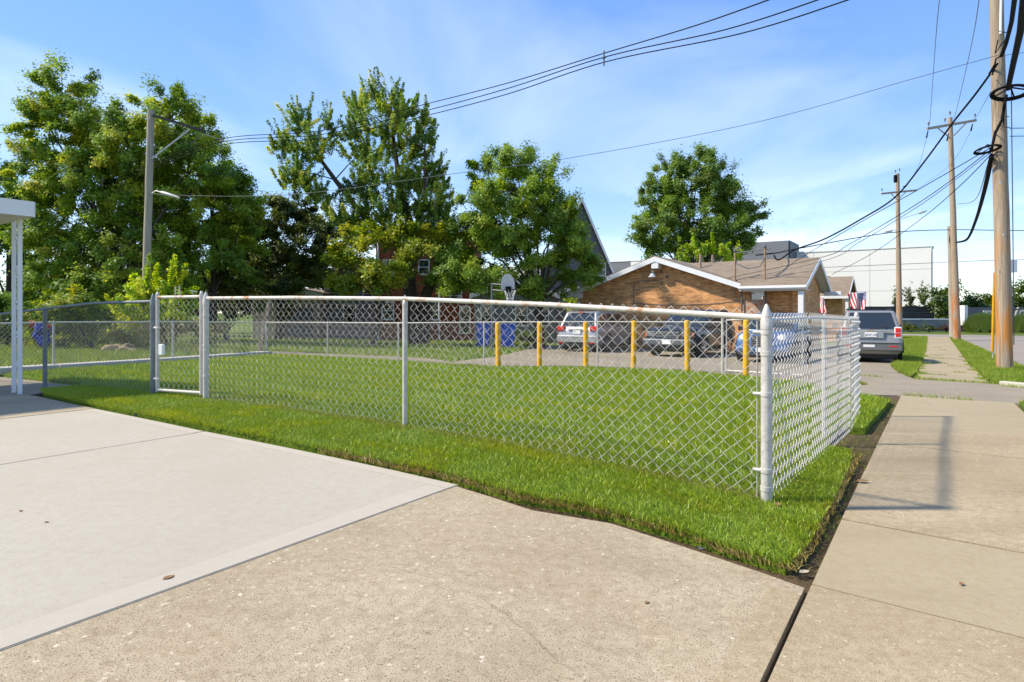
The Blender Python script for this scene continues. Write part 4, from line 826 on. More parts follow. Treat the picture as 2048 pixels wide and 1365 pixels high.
# the big pole at the right
d1 = G(2010, 742).y; pb1 = G(2010, 742, .0); pt1 = P(1990, -140, d1)
rp = empty('utility_pole', pb1, label='thick weathered wooden utility pole with cable loops at the right edge', cat='utility pole')
wood_pole(rp, pb1, pt1, .188, .15, M_POLE)
for k_, (x_, y_) in enumerate(((2002, 365), (2008, 470), (1999, 545))): MB().box(P(x_, y_, d1 - .215), (.05, .02, .07)).build('tag', M_GALV, rp, True)
MB().tube([P(2022, 120, d1 - .1), P(2026, 480, d1 - .12), P(2028, 690, d1 - .14)], .012, 6).build('ground_wire', M_CABLEG, rp, True)
MB().tube([P(2004, -100, d1 - .25), P(2001, 68, d1 - .22)], .03, 8).build('conduit', M_WHITE, rp, True, True)
for y_, x0_, x1_ in ((60, 1992, 2014), (228, 1993, 2018), (250, 1994, 2020)): MB().tube([P(x0_, y_, d1 - .15), P(x0_ + 8, y_ + 3, d1 - .24), P(x1_, y_ + 6, d1 - .1)], .012, 6).build('strap', M_CABLEG, rp, True)
def snowshoe(parent, c, rx, rz_, r, ax):
    """a flat hoop that stores spare cable"""
    ax = Vector(ax).normalized(); up = Vector((0, -.35, .12)).normalized()
    for k, f in enumerate((1.0, .9)):
        pts = [c + ax * rx * f * math.cos(a) + up * rz_ * f * math.sin(a) + Vector((0, 0, .02 * k)) for a in [2 * math.pi * i / 28 for i in range(29)]]
        MB().tube(pts, r, 8, False).build('cable_hoop', M_CABLE, parent, True, True)
    for a in (.5, 2.2, 3.9, 5.4): MB().tube([c + ax * rx * .9 * math.cos(a) + up * rz_ * .9 * math.sin(a), c + Vector((0, 0, .14))], r * .6, 6).build('cable', M_CABLE, parent, True, True)
snowshoe(rp, P(2021, 186, d1 - .5), .56, .30, .035, (1, .2, .05))
snowshoe(rp, P(1975, 300, d1 - .1), .28, .2, .022, (1, -.4, .1))
for pts, r in (([P(2050, -10, 9), P(2041, 62, 11.5), P(2026, 130, 14), P(2016, 178, d1 - .4)], .058), ([P(2046, -60, 10), P(2029, 0, 12), P(2023, 45, 14), P(2012, 88, 15.6), P(2003, 112, d1 - .3)], .045), ([P(2013, 190, d1 - .35), P(2004, 240, d1 - .3), P(1990, 268, d1 - .25), P(1983, 300, d1 - .2)], .035),
               ([P(2003, 112, d1 - .3), P(1992, 118, d1 - .3), P(1985, 150, d1 - .3), P(1978, 148, d1 - .3), P(1990, 128, d1 - .3)], .02), ([P(2016, 75, d1 - .3), P(2002, 90, d1 - .3), P(1990, 108, d1 - .3), P(1996, 80, d1 - .28)], .015), ([P(2008, 205, d1 - .3), P(2007, 250, d1 - .3), P(1997, 252, d1 - .3), P(1993, 262, d1 - .3)], .014)):
    MB().tube(pts, r, 8).build('cable', M_CABLE, rp, True, True)
# the orange-footed pole further along
q2 = G(1914, 681); d2_ = q2.y; pt2 = P(1900, 236, d2_)
p2_ = empty('utility_pole', q2, label='tall utility pole with orange wooden foot and sloping crossarm', cat='utility pole')
wood_pole(p2_, q2, pt2, .21, .13, M_POLEO)
ca, cb = P(1854, 258, d2_ - .25), P(1952, 241, d2_ - .25)
MB().beam(ca, cb, .12, .14).build('crossarm', M_POLEG, p2_, True)
for a_, b_ in (((1875, 256), (1901, 277)), ((1934, 245), (1902, 277))): MB().beam(P(*a_, d2_ - .3), P(*b_, d2_ - .3), .04, .06).build('brace', M_POLEG, p2_, True)
for px_, py_ in ((1857, 254), (1950, 237), (1900, 232), (1890, 246)): insulator(p2_, P(px_, py_, d2_ - .25), .3)
for px_, py_ in ((1856, 262), (1897, 268), (1945, 248)): MB().tube([P(px_, py_, d2_ - .25), P(px_ - 3, py_ + 14, d2_ - .25)], [.03, .05], 6).build('strain_insulator', M_CABLE, p2_, True)
# the cut stub beside it
q3 = G(1905, 672)
sp_ = empty('pole_stub', q3, label='shorter cut pole stub with coiled cable beside the orange footed pole', cat='utility pole')
wood_pole(sp_, q3, P(1899, 453, q3.y), .2, .15, M_POLEG)
MB().tube([P(1903, 466, q3.y - .3), P(1906, 490, q3.y - .3), P(1903, 497, q3.y - .3), P(1899, 480, q3.y - .3), P(1901, 466, q3.y - .3), P(1904, 485, q3.y - .3)], .04, 6).build('cable_coil', M_CABLE, sp_, True)
# the far pole by the warehouse
q4 = G(1799, 667); p4_ = empty('utility_pole', q4, label='far utility pole with small crossarm and street lamp before the warehouse', cat='utility pole')
wood_pole(p4_, q4, P(1795, 348, q4.y), .23, .14, M_POLE)
MB().beam(P(1762, 388, q4.y - .3), P(1833, 381, q4.y - .3), .12, .14).build('crossarm', M_POLEG, p4_, True)
for a_, b_ in (((1780, 386), (1795, 400)), ((1812, 384), (1796, 400))): MB().beam(P(*a_, q4.y - .32), P(*b_, q4.y - .32), .04, .05).build('brace', M_POLEG, p4_, True)
for px_, py_ in ((1764, 384), (1808, 379), (1791, 347), (1799, 344)): insulator(p4_, P(px_, py_, q4.y - .3), .3)
MB().box(P(1791, 358, q4.y - .35), (.2, .2, .6)).build('arrester', M_CABLE, p4_, True)
light_arm(p4_, [P(1800, 440, q4.y - .2), P(1815, 434, q4.y - .3), P(1838, 427, q4.y - .3)], .09)
light_arm(p4_, [P(1797, 461, q4.y - .2), P(1790, 461, q4.y - .3), P(1784, 462, q4.y - .3)], .09)

# ------------------------------------------------------------------ wires strung between the poles
def spline(pts, n=10):
    out = []; k = len(pts)
    for i in range(k - 1):
        p0, p1, p2, p3 = pts[max(i - 1, 0)], pts[i], pts[i + 1], pts[min(i + 2, k - 1)]
        for j in range(n):
            t = j / n; out.append(.5 * ((2 * p1) + (p2 - p0) * t + (2 * p0 - 5 * p1 + 4 * p2 - p3) * t * t + (3 * p1 - p0 - 3 * p2 + p3) * t ** 3))
    out.append(pts[-1]); return out
def wire(pts, r, label, m=None, name='wire'):
    pp = spline([P(*p) for p in pts], 9); c_ = pp[len(pp) // 2]
    return solo(MB().tube(pp, r, 6), name, m or M_CABLE, label, 'wire', at=c_, smooth=True)
wire([(1560, -8, 11), (1390, 52, 13), (1208, 107, 15.3), (1010, 168, 18), (830, 214, 20.3), (640, 262, 22), (445, 278, 22.6), (300, 328, 25), (170, 374, 29), (60, 408, 34)], .0125, 'uppermost of the three lines sweeping across the sky to the left pole')
wire([(1660, -8, 11), (1450, 60, 12.8), (1208, 115, 15.3), (1010, 179, 18), (830, 227, 20.3), (640, 270, 22), (445, 284, 22.6), (300, 334, 25), (170, 378, 29), (60, 411, 34)], .0125, 'middle of the three lines sweeping across the sky to the left pole')
wire([(1715, -6, 11), (1480, 68, 12.8), (1208, 125, 15.3), (1010, 190, 18), (830, 237, 20.3), (640, 278, 22), (445, 290, 22.6), (300, 340, 25), (170, 382, 29), (60, 415, 34)], .0125, 'lowest of the three lines sweeping across the sky to the left pole')
for a_, b_, d_, lb in ((102, 132, 15.3, 'small plastic spacer clipping three lines high in mid sky'), (272, 294, 22.6, 'small plastic spacer clipping three lines beside the left pole'), (352, 372, 26.6, 'small plastic spacer on lines in front of the big left tree')):
    px_ = {102: 1208, 272: 443, 352: 205}[a_]; s_ = MB().tube([P(px_, a_, d_), P(px_, b_, d_)], .018, 6); s_.tube([P(px_ - 4, (a_ + b_) / 2, d_), P(px_ + 4, (a_ + b_) / 2 - 2, d_)], .018, 6)
    solo(s_, 'line_spacer', M_CABLEG, lb, 'spacer')
wire([(2003, 109, d1 - .2), (1840, 154, 17), (1500, 248, 18.5), (1130, 318, 20), (900, 349, 20.8), (640, 384, 21.4), (480, 393, 21.7), (296, 389, d0 - .1)], .0085, 'thin single line from the big right pole to the left pole', M_CABLEG)
wire([(1995, 128, d1 - .3), (1950, 190, 18), (1908, 243, 20), (1850, 322, 22), (1790, 395, 24), (1720, 440, 25), (1650, 478, 26), (1590, 500, 26.4), (1558, 520, 26.6), (1548, 511, 26.6)], .03, 'thick black service cable drooping to the brick building masts')
wire([(2090, 462, 44), (1990, 461, 44.5), (1903, 460, q3.y), (1780, 466, 40), (1600, 497, 32), (1556, 506, 28), (1512, 511, 26.6)], .028, 'black line from the pole stub down to the brick building')
wire([(1981, 296, d1 - .2), (1850, 372, 18.5), (1700, 457, 22), (1596, 520, 25.5), (1550, 552, 26.6)], .011, 'upper of the thin drop lines fanning from the lower cable hoop', M_CABLE)
wire([(1981, 300, d1 - .2), (1850, 398, 18.5), (1700, 488, 22.5), (1640, 516, 25), (1440, 560, 28)], .011, 'middle of the thin drop lines fanning from the lower cable hoop')
wire([(1983, 304, d1 - .2), (1850, 404, 18.5), (1720, 484, 22), (1640, 524, 25), (1380, 582, 29.3)], .010, 'lower of the thin drop lines fanning from the lower cable hoop', M_CABLEG)
wire([(1985, 306, d1 - .2), (1920, 372, 19), (1840, 440, 25), (1740, 510, 31), (1664, 549, 33)], .012, 'steep drop line to the far gable of the brick wing')
wire([(1984, 312, d1 - .2), (1968, 385, 20), (1952, 440, 27), (1935, 478, 33), (1916, 485, d2_ - .2)], .06, 'thick black cable curving down to the orange footed pole')
wire([(1989, 262, d1 - .2), (1975, 330, 20), (1950, 400, 27), (1916, 408, d2_ - .2)], .014, 'thin slack line between the two right poles', M_CABLEG)
wire([(1882, -20, 17), (1873, 60, 22), (1863, 200, 33), (1859, 250, d2_ - .2)], .012, 'left of the steep overhead lines above the orange footed pole', M_CABLEG)
wire([(1961, -20, 17), (1945, 80, 22), (1918, 200, 32), (1908, 238, d2_ - .2)], .012, 'right of the steep overhead lines above the orange footed pole', M_CABLEG)
wire([(1993, 160, d1 - .2), (1975, 195, 22), (1951, 238, d2_ - .2)], .010, 'short line from the crossarm end to the big right pole', M_CABLEG)
wire([(1853, 276, d2_ - .3), (1838, 330, 42), (1812, 376, q4.y - .4)], .010, 'left faint line between the far crossarms', M_CABLEG)
wire([(1942, 262, d2_ - .3), (1900, 330, 42), (1833, 380, q4.y - .4)], .010, 'right faint line between the far crossarms', M_CABLEG)
wire([(2120, 256, 22), (2060, 256.5, 19), (2020, 257, d1 + .1)], .012, 'upper short line leaving the big pole to the right')
wire([(2120, 272, 22), (2060, 272.5, 19), (2020, 273, d1 + .1)], .012, 'lower short line leaving the big pole to the right')
wire([(2120, 519, 60), (1990, 521, 60), (1870, 526, 61), (1700, 533, 62), (1640, 536, 63)], .028, 'long thin line crossing in front of the warehouse wall', M_CABLEG)
wire([(2060, 104, 20), (2030, 108, 18), (2006, 112, d1 - .1)], .010, 'thin line leaving the big pole top to the right', M_CABLEG)
# yellow guy guard and the sign plate behind the big pole
gq = G(1984, 722)
gg = empty('guy_wire', gq, label='yellow guy wire guard leaning beside the big right pole', cat='guy wire')
MB().tube([G(1984, 722), P(1986, 708, gq.y), P(1987, 690, gq.y)], .014, 6).build('anchor_rod', M_GALV, gg, True)
MB().tube([P(1985, 703, gq.y), P(1989, 545, gq.y - .5)], .045, 10).build('guard', M_YEL, gg, True, True)
MB().tube([P(1989, 547, gq.y - .5), P(2000, 330, gq.y - 1.0)], .008, 6).build('strand', M_GALV, gg, True)
sq = P(2013, 700, 22); sq.z = T(sq.x, sq.y)
sg = empty('street_sign', sq, label='blank pale back of a street sign behind the big right pole', cat='sign')
MB().box(P(2012, 533, 22) , (.80, .012, .44)).build('plate', M_TRIM, sg, True, bevel=.004)
MB().tube([sq, P(2013, 515, 22.05)], .03, 8).build('post', M_GALV, sg, True, True)

# ------------------------------------------------------------------ carport at the left edge
c0 = G(28, 786); c1 = G(40, 789)
cp = empty('carport', c0, label='white carport roof on ornamental posts at the left edge', cat='carport')
zr = CH + (625 - 436) / F * c0.y
for a_ in (c0, c1): MB().box((a_.x, a_.y, (a_.z + zr) / 2), (.05, .05, zr - a_.z), R(33)).build('post', M_WHITE, cp, True, bevel=.005)
md = (c0 + c1) / 2
for i in range(5):
    z_ = .4 + i * .42; pts = [(md.x + .022 * math.sin(k * .9 + i), md.y, z_ + .02 * k) for k in range(9)]
    MB().tube(pts, .009, 6).build('scroll', M_WHITE, cp, True)
    MB().lathe((md.x, md.y - .012, z_ + .1), [(.002, -.012), (.02, -.006), (.022, 0), (.02, .006), (.002, .012)], 10, (0, 1, 0)).build('leaf_boss', M_WHITE, cp, True, True)
rc = P(66, 432, c0.y - .5); e_s = Vector((SD.x, SD.y, 0)); e_p = Vector((PD.x, PD.y, 0))
z0, z1 = rc.z - .0, CH + (625 - 405) / F * (c0.y - .5)
cor = [Vector((rc.x, rc.y, 0)), Vector((rc.x, rc.y, 0)) - e_s * 5.5, Vector((rc.x, rc.y, 0)) - e_s * 5.5 + e_p * 4.2, Vector((rc.x, rc.y, 0)) + e_p * 4.2]
MB().prism([p + Z * (z1 - .05) for p in cor], (0, 0, .04)).build('roof_deck', M_WHITE, cp, True)
for a_, b_ in ((0, 1), (1, 2), (2, 3), (3, 0)): MB().beam(cor[a_] + Z * ((z0 + z1) / 2 - .005), cor[b_] + Z * ((z0 + z1) / 2 - .005), .05, z1 - z0 + .02).build('fascia', M_WHITE, cp, True)
for i in range(12):
    a_ = cor[0].lerp(cor[3], (i + .5) / 12); MB().beam(a_ + Z * (z1 - .085), a_ - e_s * 5.4 + Z * (z1 - .085), .22, .02).build('ceiling_strip', M_TRIM, cp, True)
for u_, v_ in ((13.2, -.2), (9.6, -5.6), (13.2, -5.6)):
    q = uv3(u_, v_)
    MB().box((q.x, q.y, (q.z + zr) / 2), (.06, .06, zr - q.z), R(33)).build('post', M_WHITE, cp, True)
# ------------------------------------------------------------------ trees and shrubs
def leaf_mesh(name, C, Nn, S, cols, parent, rng, asp=.62):
    n = len(C); Nn = Nn / np.linalg.norm(Nn, axis=1, keepdims=True)
    t = rng.normal(size=(n, 3)); t -= (t * Nn).sum(1, keepdims=True) * Nn; t /= np.linalg.norm(t, axis=1, keepdims=True); b = np.cross(Nn, t)
    S = S[:, None]; V = np.empty((n, 3, 3))
    V[:, 0] = C - t * S * .42 + b * S * asp * .62; V[:, 1] = C - t * S * .42 - b * S * asp * .62; V[:, 2] = C + t * S * .58; fc = np.arange(n * 3)
    org = np.array(parent.location) if parent is not None else np.zeros(3)
    return np_mesh(name, V.reshape(-1, 3) - org, fc, 3, M_LEAF, parent, np.repeat(cols, 3, 0))
def tree(name, label, base, lobes, d, palette, seed, leaf=.12, per=.9, nleaf=130, fork=None, r0=.28, spread=.34, shoot=0.0, cat='tree', group=None, depth=1.0, stems=None, hollow=.35, cover=7.6, droop=0.0):
    """lobes: (px, py, rx, ry[, distance offset]) of the crown masses as the photograph shows them, each a real ellipsoid at its own distance"""
    rng = np.random.default_rng(seed); base = Vector(base); t = empty(name, base, label=label, cat=cat, group=group)
    fk = Vector(fork) if fork is not None else base + Vector((0, 0, 2.2))
    br = MB()
    if stems:
        for st in stems: br.tube([Vector(p) for p, _ in st], [r for _, r in st], 9)
    else: br.tube([base - Z * .2, base.lerp(fk, .06) , base.lerp(fk, .5) + Vector((rng.normal() * .06, rng.normal() * .06, 0)), fk], [r0 * 1.35, r0 * 1.05, r0 * .85, r0 * .7], 10)
    Cs, Ns, Cl = [], [], []
    for lb in lobes:
        px_, py_, rx, ry = lb[:4]; dd = d + (lb[4] if len(lb) > 4 else rng.uniform(-1.2, 1.2)); c = P(px_, py_, dd)
        a, b_, h = rx / F * dd, ry / F * dd, (rx + ry) / 2 / F * dd * depth; k = max(7, int(per * 4.2 * (a * b_ + b_ * h + a * h))); nleaf = cover * math.pi * a * b_ / k / (leaf * leaf * .36)
        mid_ = fk.lerp(c, .5) + Vector((rng.normal() * .25, rng.normal() * .25, .35))
        rl_ = r0 * .34 * min(1.0, .35 + .25 * (a + b_) / 2)
        st_ = fk - Z * .25
        if stems:
            near = [Vector(p) for st in stems for p, _ in st if Vector(p).z < c.z - .2 and Vector(p).z > base.z + 1.5]
            if near: st_ = min(near, key=lambda p: (p - c).length)
            mid_ = st_.lerp(c, .5) + Vector((0, 0, .1)); rl_ *= .55
        br.tube([st_, mid_, c], [rl_, rl_ * .7, rl_ * .35], 6)
        for i in range(k):
            v = rng.normal(size=3); v /= np.linalg.norm(v); rr = hollow + (1 - hollow) * rng.random() ** .55; jag = rng.uniform(.82, 1.16)
            off = Vector((v[0] * a * rr * jag, v[1] * h * rr * jag, v[2] * b_ * rr * jag)); cc = c + off
            out = Vector((v[0] / a, v[1] / h, v[2] / b_)).normalized()
            ax = (out * .8 + Vector((0, 0, .25 + shoot)) + Vector(rng.normal(size=3)) * .25).normalized()
            if i % 3 == 0: br.tube([c.lerp(cc, .08), c.lerp(cc, .55) + Vector(rng.normal(size=3)) * .06, cc], [rl_ * .3, rl_ * .16, .008], 4, False)
            sp = spread * rng.uniform(.65, 1.3); ln = sp * (1.0 + shoot * 2.2 * max(0, .2 + v[2] * .6 + rr * .4 - .3)); m_ = int(nleaf * rng.uniform(.6, 1.3))
            g = rng.normal(size=(m_, 3)) * .5; g[:, 2] *= .8
            al = rng.uniform(-1, 1, m_) if shoot else rng.normal(size=m_) * .5
            tap = np.clip(1.1 - .55 * al, .35, 1.2) if shoot else np.ones(m_)
            q = np.array(cc) + g * (sp * (.42 if shoot else .8) * tap)[:, None] + np.array(ax) * (al * ln)[:, None]
            q[:, 2] -= droop * np.abs(g[:, 0] + g[:, 1]) * sp
            nn = rng.normal(size=(m_, 3)) * .45 + np.array(out) * .75 + np.array([0, 0, .6])
            pal = np.array(palette); w_ = rng.random(); ci = min(len(pal) - 1.001, w_ * (len(pal) - 1)); i0 = int(ci); base_c = pal[i0] * (1 - (ci - i0)) + pal[i0 + 1] * (ci - i0)
            cl = base_c[None] * rng.uniform(.85, 1.5, m_)[:, None] * np.stack([rng.uniform(.85, 1.2, m_), np.ones(m_), np.ones(m_)], 1)
            Cs.append(q); Ns.append(nn); Cl.append(cl)
    C = np.concatenate(Cs); Nn = np.concatenate(Ns); cl = np.concatenate(Cl)
    ok = C[:, 2] > base.z + .12; C, Nn, cl = C[ok], Nn[ok], cl[ok]
    br.build('trunk', M_BARK, t, True, True)
    o = leaf_mesh('crown', C, Nn, leaf * rng.uniform(.6, 1.3, len(C)), cl, t, rng)
    return t
def gb_(px, d): x = (px - CX) / F * d; return Vector((x, d, T(x, d)))
MAPLE = [(0.098, 0.189, 0.020), (0.146, 0.250, 0.022), (0.207, 0.317, 0.026), (0.275, 0.372, 0.032), (0.378, 0.409, 0.048)]
DEEP = [(0.065, 0.139, 0.020), (0.095, 0.183, 0.024), (0.131, 0.233, 0.026), (0.175, 0.277, 0.029)]
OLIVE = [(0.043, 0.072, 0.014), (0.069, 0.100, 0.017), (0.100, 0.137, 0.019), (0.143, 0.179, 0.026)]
LIME = [(0.208, 0.338, 0.021), (0.299, 0.429, 0.026), (0.390, 0.494, 0.033), (0.468, 0.533, 0.046)]
SILV = [(0.104, 0.190, 0.048), (0.135, 0.238, 0.048), (0.183, 0.293, 0.041), (0.254, 0.357, 0.038), (0.444, 0.476, 0.056)]
tree('maple_tree', 'huge bright green maple filling the left of the picture', gb_(255, 28), [(125, 185, 62, 70), (95, 250, 60, 70), (190, 285, 70, 85), (260, 300, 75, 95), (330, 250, 72, 85), (85, 345, 62, 75), (165, 385, 95, 80), (280, 400, 100, 85), (375, 350, 70, 90), (75, 440, 60, 70), (150, 490, 90, 70), (250, 510, 100, 75), (100, 560, 75, 55), (200, 580, 90, 45), (330, 470, 80, 80)],
     28, MAPLE, 11, .112, 1.25, 150, fork=gb_(255, 28) + Z * 2.6, r0=.4)
tree('maple_tree', 'rounded maple crown right of the left utility pole', gb_(420, 30), [(395, 265, 32, 55), (420, 340, 55, 70), (455, 400, 58, 70), (400, 440, 70, 70), (470, 470, 55, 60), (430, 520, 80, 60), (370, 540, 70, 55), (485, 425, 42, 55), (470, 370, 36, 40)], 30, MAPLE[:4], 12, .112, 1.2, 140, fork=gb_(425, 30) + Z * 2.4, r0=.3)
tree('dark_tree', 'dark tree at the far left edge behind the carport', gb_(15, 34), [(15, 400, 45, 60), (-20, 350, 50, 70), (30, 470, 50, 60), (40, 540, 45, 50), (45, 420, 30, 50), (0, 540, 55, 60), (20, 600, 60, 35)], 34, DEEP, 13, .15, .6, 130)
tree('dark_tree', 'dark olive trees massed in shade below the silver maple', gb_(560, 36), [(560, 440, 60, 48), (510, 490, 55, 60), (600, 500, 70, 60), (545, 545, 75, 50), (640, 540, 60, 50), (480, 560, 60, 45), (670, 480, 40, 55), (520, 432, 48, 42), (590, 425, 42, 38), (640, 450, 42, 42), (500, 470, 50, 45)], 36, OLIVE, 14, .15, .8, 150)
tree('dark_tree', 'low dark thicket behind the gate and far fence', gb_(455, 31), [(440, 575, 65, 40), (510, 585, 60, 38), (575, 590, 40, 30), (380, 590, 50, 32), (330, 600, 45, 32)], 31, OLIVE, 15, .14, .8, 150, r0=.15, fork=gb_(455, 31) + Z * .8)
sb_ = gb_(832, 30.5)
tree('silver_maple', 'tall spiky silver maple with twin leaning trunks', sb_, [(600, 230, 34, 36), (565, 285, 34, 34), (622, 295, 46, 40), (660, 250, 22, 25), (590, 345, 50, 38), (630, 380, 46, 34), (765, 190, 44, 32), (712, 215, 34, 30), (810, 215, 38, 34), (760, 250, 66, 36), (730, 300, 52, 36), (810, 290, 62, 34), (850, 270, 28, 26), (770, 345, 72, 36), (840, 360, 52, 42), (720, 375, 46, 36), (790, 410, 85, 40), (870, 410, 48, 40), (690, 430, 46, 32), (830, 460, 70, 40), (755, 470, 70, 36), (890, 440, 35, 32), (862, 325, 36, 28), (845, 240, 26, 24), (700, 265, 34, 26), (880, 370, 26, 26)],
     30.5, SILV, 16, .10, 3.0, 90, fork=P(822, 505, 30.5), r0=.30, spread=.25, shoot=.9, hollow=.2, cover=6.8,
     stems=[[(sb_ - Z * .2 + X * .1, .42), (P(822, 600, 30.5), .34), (P(818, 540, 30.5), .3), (P(826, 470, 30.5), .24), (P(800, 380, 30.5), .15), (P(785, 260, 30.5), .07)], [(sb_ + X * .3 - Z * .2, .36), (P(852, 590, 30.4), .27), (P(872, 545, 30.4), .22), (P(880, 470, 30.4), .12)],
            [(P(822, 520, 30.5), .2), (P(720, 425, 30.5), .16), (P(670, 360, 30.5), .11), (P(620, 290, 30.5), .06)], [(P(824, 500, 30.5), .14), (P(850, 400, 30.3), .1), (P(850, 300, 30.3), .04)]])
tree('maple_sapling', 'lower yellow green branches hanging before the red brick house', gb_(745, 28), [(720, 480, 48, 34), (690, 520, 40, 36), (745, 525, 55, 36), (800, 520, 30, 36), (720, 560, 55, 26), (775, 565, 40, 25), (680, 570, 26, 18), (845, 480, 55, 32), (895, 485, 38, 38), (800, 475, 40, 30)], 28, [(.13, .21, .016), (.19, .27, .018), (.25, .31, .022), (.32, .34, .03)], 17, .125, .8, 120, fork=gb_(760, 28) + Z * 2, r0=.13)
tree('broad_tree', 'broad dense green tree shading the pale grey house', gb_(1078, 29), [(1035, 325, 55, 40), (975, 345, 42, 42), (1085, 355, 48, 45), (1030, 385, 75, 50), (955, 410, 52, 50), (1110, 415, 46, 45), (1030, 450, 95, 50), (940, 480, 55, 50), (1125, 485, 48, 45), (1040, 510, 90, 45), (925, 540, 55, 40), (985, 560, 60, 34), (1075, 560, 65, 34), (1150, 545, 42, 34), (1178, 560, 26, 22), (910, 565, 36, 26), (1125, 440, 40, 45), (1150, 490, 36, 45), (905, 500, 40, 40), (1165, 525, 34, 30), (890, 555, 34, 34), (1140, 455, 26, 40)],
     29, MAPLE[:4], 18, .108, 1.25, 140, fork=gb_(1078, 29) + Z * 2.3, r0=.26, droop=.25)
tree('round_tree', 'round topped tree rising behind the brick roof', gb_(1388, 46), [(1395, 325, 42, 32), (1340, 350, 48, 38), (1430, 360, 46, 40), (1385, 380, 72, 45), (1310, 400, 42, 42), (1455, 410, 46, 38), (1500, 420, 30, 36), (1370, 435, 80, 45), (1300, 455, 38, 38), (1450, 455, 62, 38), (1400, 490, 95, 34), (1310, 490, 45, 26), (1490, 470, 34, 34)],
     46, DEEP[1:] + [(.13, .20, .025)], 19, .15, .9, 140, fork=gb_(1388, 46) + Z * 3.2, r0=.3, spread=.45)
tree('young_tree', 'pale green young tree tops just above the brick ridge', gb_(1415, 39), [(1400, 500, 26, 20), (1435, 495, 26, 20), (1370, 512, 24, 14), (1460, 515, 22, 12)], 39, LIME[:3], 20, .14, .9, 70, fork=gb_(1415, 39) + Z * 2.5, r0=.09, spread=.34, shoot=.8)
for k, (px_, py_, rx, ry, dd, lb) in enumerate(((1893, 600, 32, 42, 62, 'dark leafy tree behind the pair of right poles'), (1944, 612, 26, 30, 75, 'small dark tree left of the yellow guy guard'), (1985, 612, 28, 34, 75, 'dark tree behind the yellow guy guard'), (2036, 605, 34, 44, 75, 'dark tree behind the sign wall at the right edge'))):
    tree('street_tree', lb, gb_(px_, dd), [(px_, py_ - ry * .35, rx * .6, ry * .45), (px_ - rx * .3, py_, rx * .6, ry * .5), (px_ + rx * .35, py_ + 3, rx * .6, ry * .5), (px_, py_ + ry * .4, rx * .8, ry * .4)], dd, [tuple(c * .5 for c in p) for p in DEEP], 30 + k, .26, .42, 90, spread=.7, r0=.2, group='trees beyond the junction')
for k, (px_, py_, rx, ry, lb) in enumerate(((1794, 603, 9, 22, 'slim evergreen beside the far pole before the white wall'), (1818, 598, 11, 27, 'slim pointed evergreen before the white warehouse wall'), (1844, 597, 12, 26, 'slim pointed evergreen nearest the warehouse corner'))):
    tree('evergreen', lb, gb_(px_, 63), [(px_, py_ - ry * .7, rx * .3, ry * .3), (px_, py_ - ry * .2, rx * .6, ry * .4), (px_, py_ + ry * .4, rx, ry * .5)], 63, [(.06, .10, .03), (.09, .14, .035), (.12, .16, .04)], 40 + k, .2, .55, 60, spread=.36, shoot=.5, r0=.08, group='evergreens by the warehouse')
def bush(name, label, lobes, d, pal, seed, leaf=.1, per=1.2, nleaf=120, spread=.3, shoot=0.0, group=None, cat='shrub'):
    px_ = sum(l[0] for l in lobes) / len(lobes); return tree(name, label, gb_(px_, d), [(*l[:4], 0.0) for l in lobes], d, pal, seed, leaf, per, nleaf, fork=gb_(px_, d) + Z * .35, r0=.06, spread=spread, shoot=shoot, cat=cat, group=group, hollow=.2)
bush('shrub', 'large yellow green shrub behind the dark posted fence', [(130, 640, 55, 40), (190, 620, 60, 45), (250, 640, 55, 42), (170, 670, 80, 30), (90, 655, 45, 35), (270, 665, 50, 28)], 21, [(.12, .20, .016), (.17, .25, .018), (.23, .30, .022), (.29, .32, .03)], 50, .10, 1.1, 130)
bush('sumac', 'bright lime sumac with arching fronds round the left pole foot', [(285, 570, 26, 38), (305, 600, 40, 34), (345, 580, 22, 32), (330, 615, 50, 24), (262, 612, 30, 26), (375, 605, 24, 20)], 20, LIME, 51, .09, 1.3, 80, .26, .9)
bush('shrub', 'dull olive shrub low behind the gate', [(330, 650, 60, 30), (400, 655, 50, 28), (270, 675, 50, 22)], 23.5, OLIVE + [(.09, .12, .02)], 52, .1, 1.1, 120)
bush('shrub', 'green shrub under the trees behind the carport posts', [(20, 640, 50, 45), (-30, 620, 50, 55), (60, 665, 40, 28)], 22, DEEP + [(.10, .15, .02)], 53, .1, 1.0, 120)
bush('shrub', 'small shrub against the grey house wall by the blue bins', [(1045, 672, 22, 14), (1075, 680, 18, 12)], 33.5, DEEP, 54, .1, 1.4, 100)
bush('shrub', 'lime green weeds at the left corner of the brick wall', [(1150, 612, 12, 16), (1140, 600, 8, 8)], 33, LIME, 55, .11, 1.4, 60)
for k, (px_, rx, ry, pal, lb) in enumerate(((1822, 18, 10, OLIVE, 'clipped green hedge ball nearest the far pole'), (1858, 16, 9, OLIVE, 'clipped green hedge ball before the low grey wall'), (1893, 18, 7, [(.06, .025, .02), (.09, .035, .025)], 'dark red barberry hedge beside the pole stub'), (1938, 16, 8, [(.05, .025, .02), (.08, .04, .025)], 'dark red barberry hedge left of the tall grass'))):
    bush('hedge', lb, [(px_, 661, rx, ry), (px_ - rx * .3, 663, rx * .6, ry * .8), (px_ + rx * .3, 663, rx * .6, ry * .8)], 56, pal, 60 + k, .16, 1.6, 90, .34, group='hedges along the low grey wall')
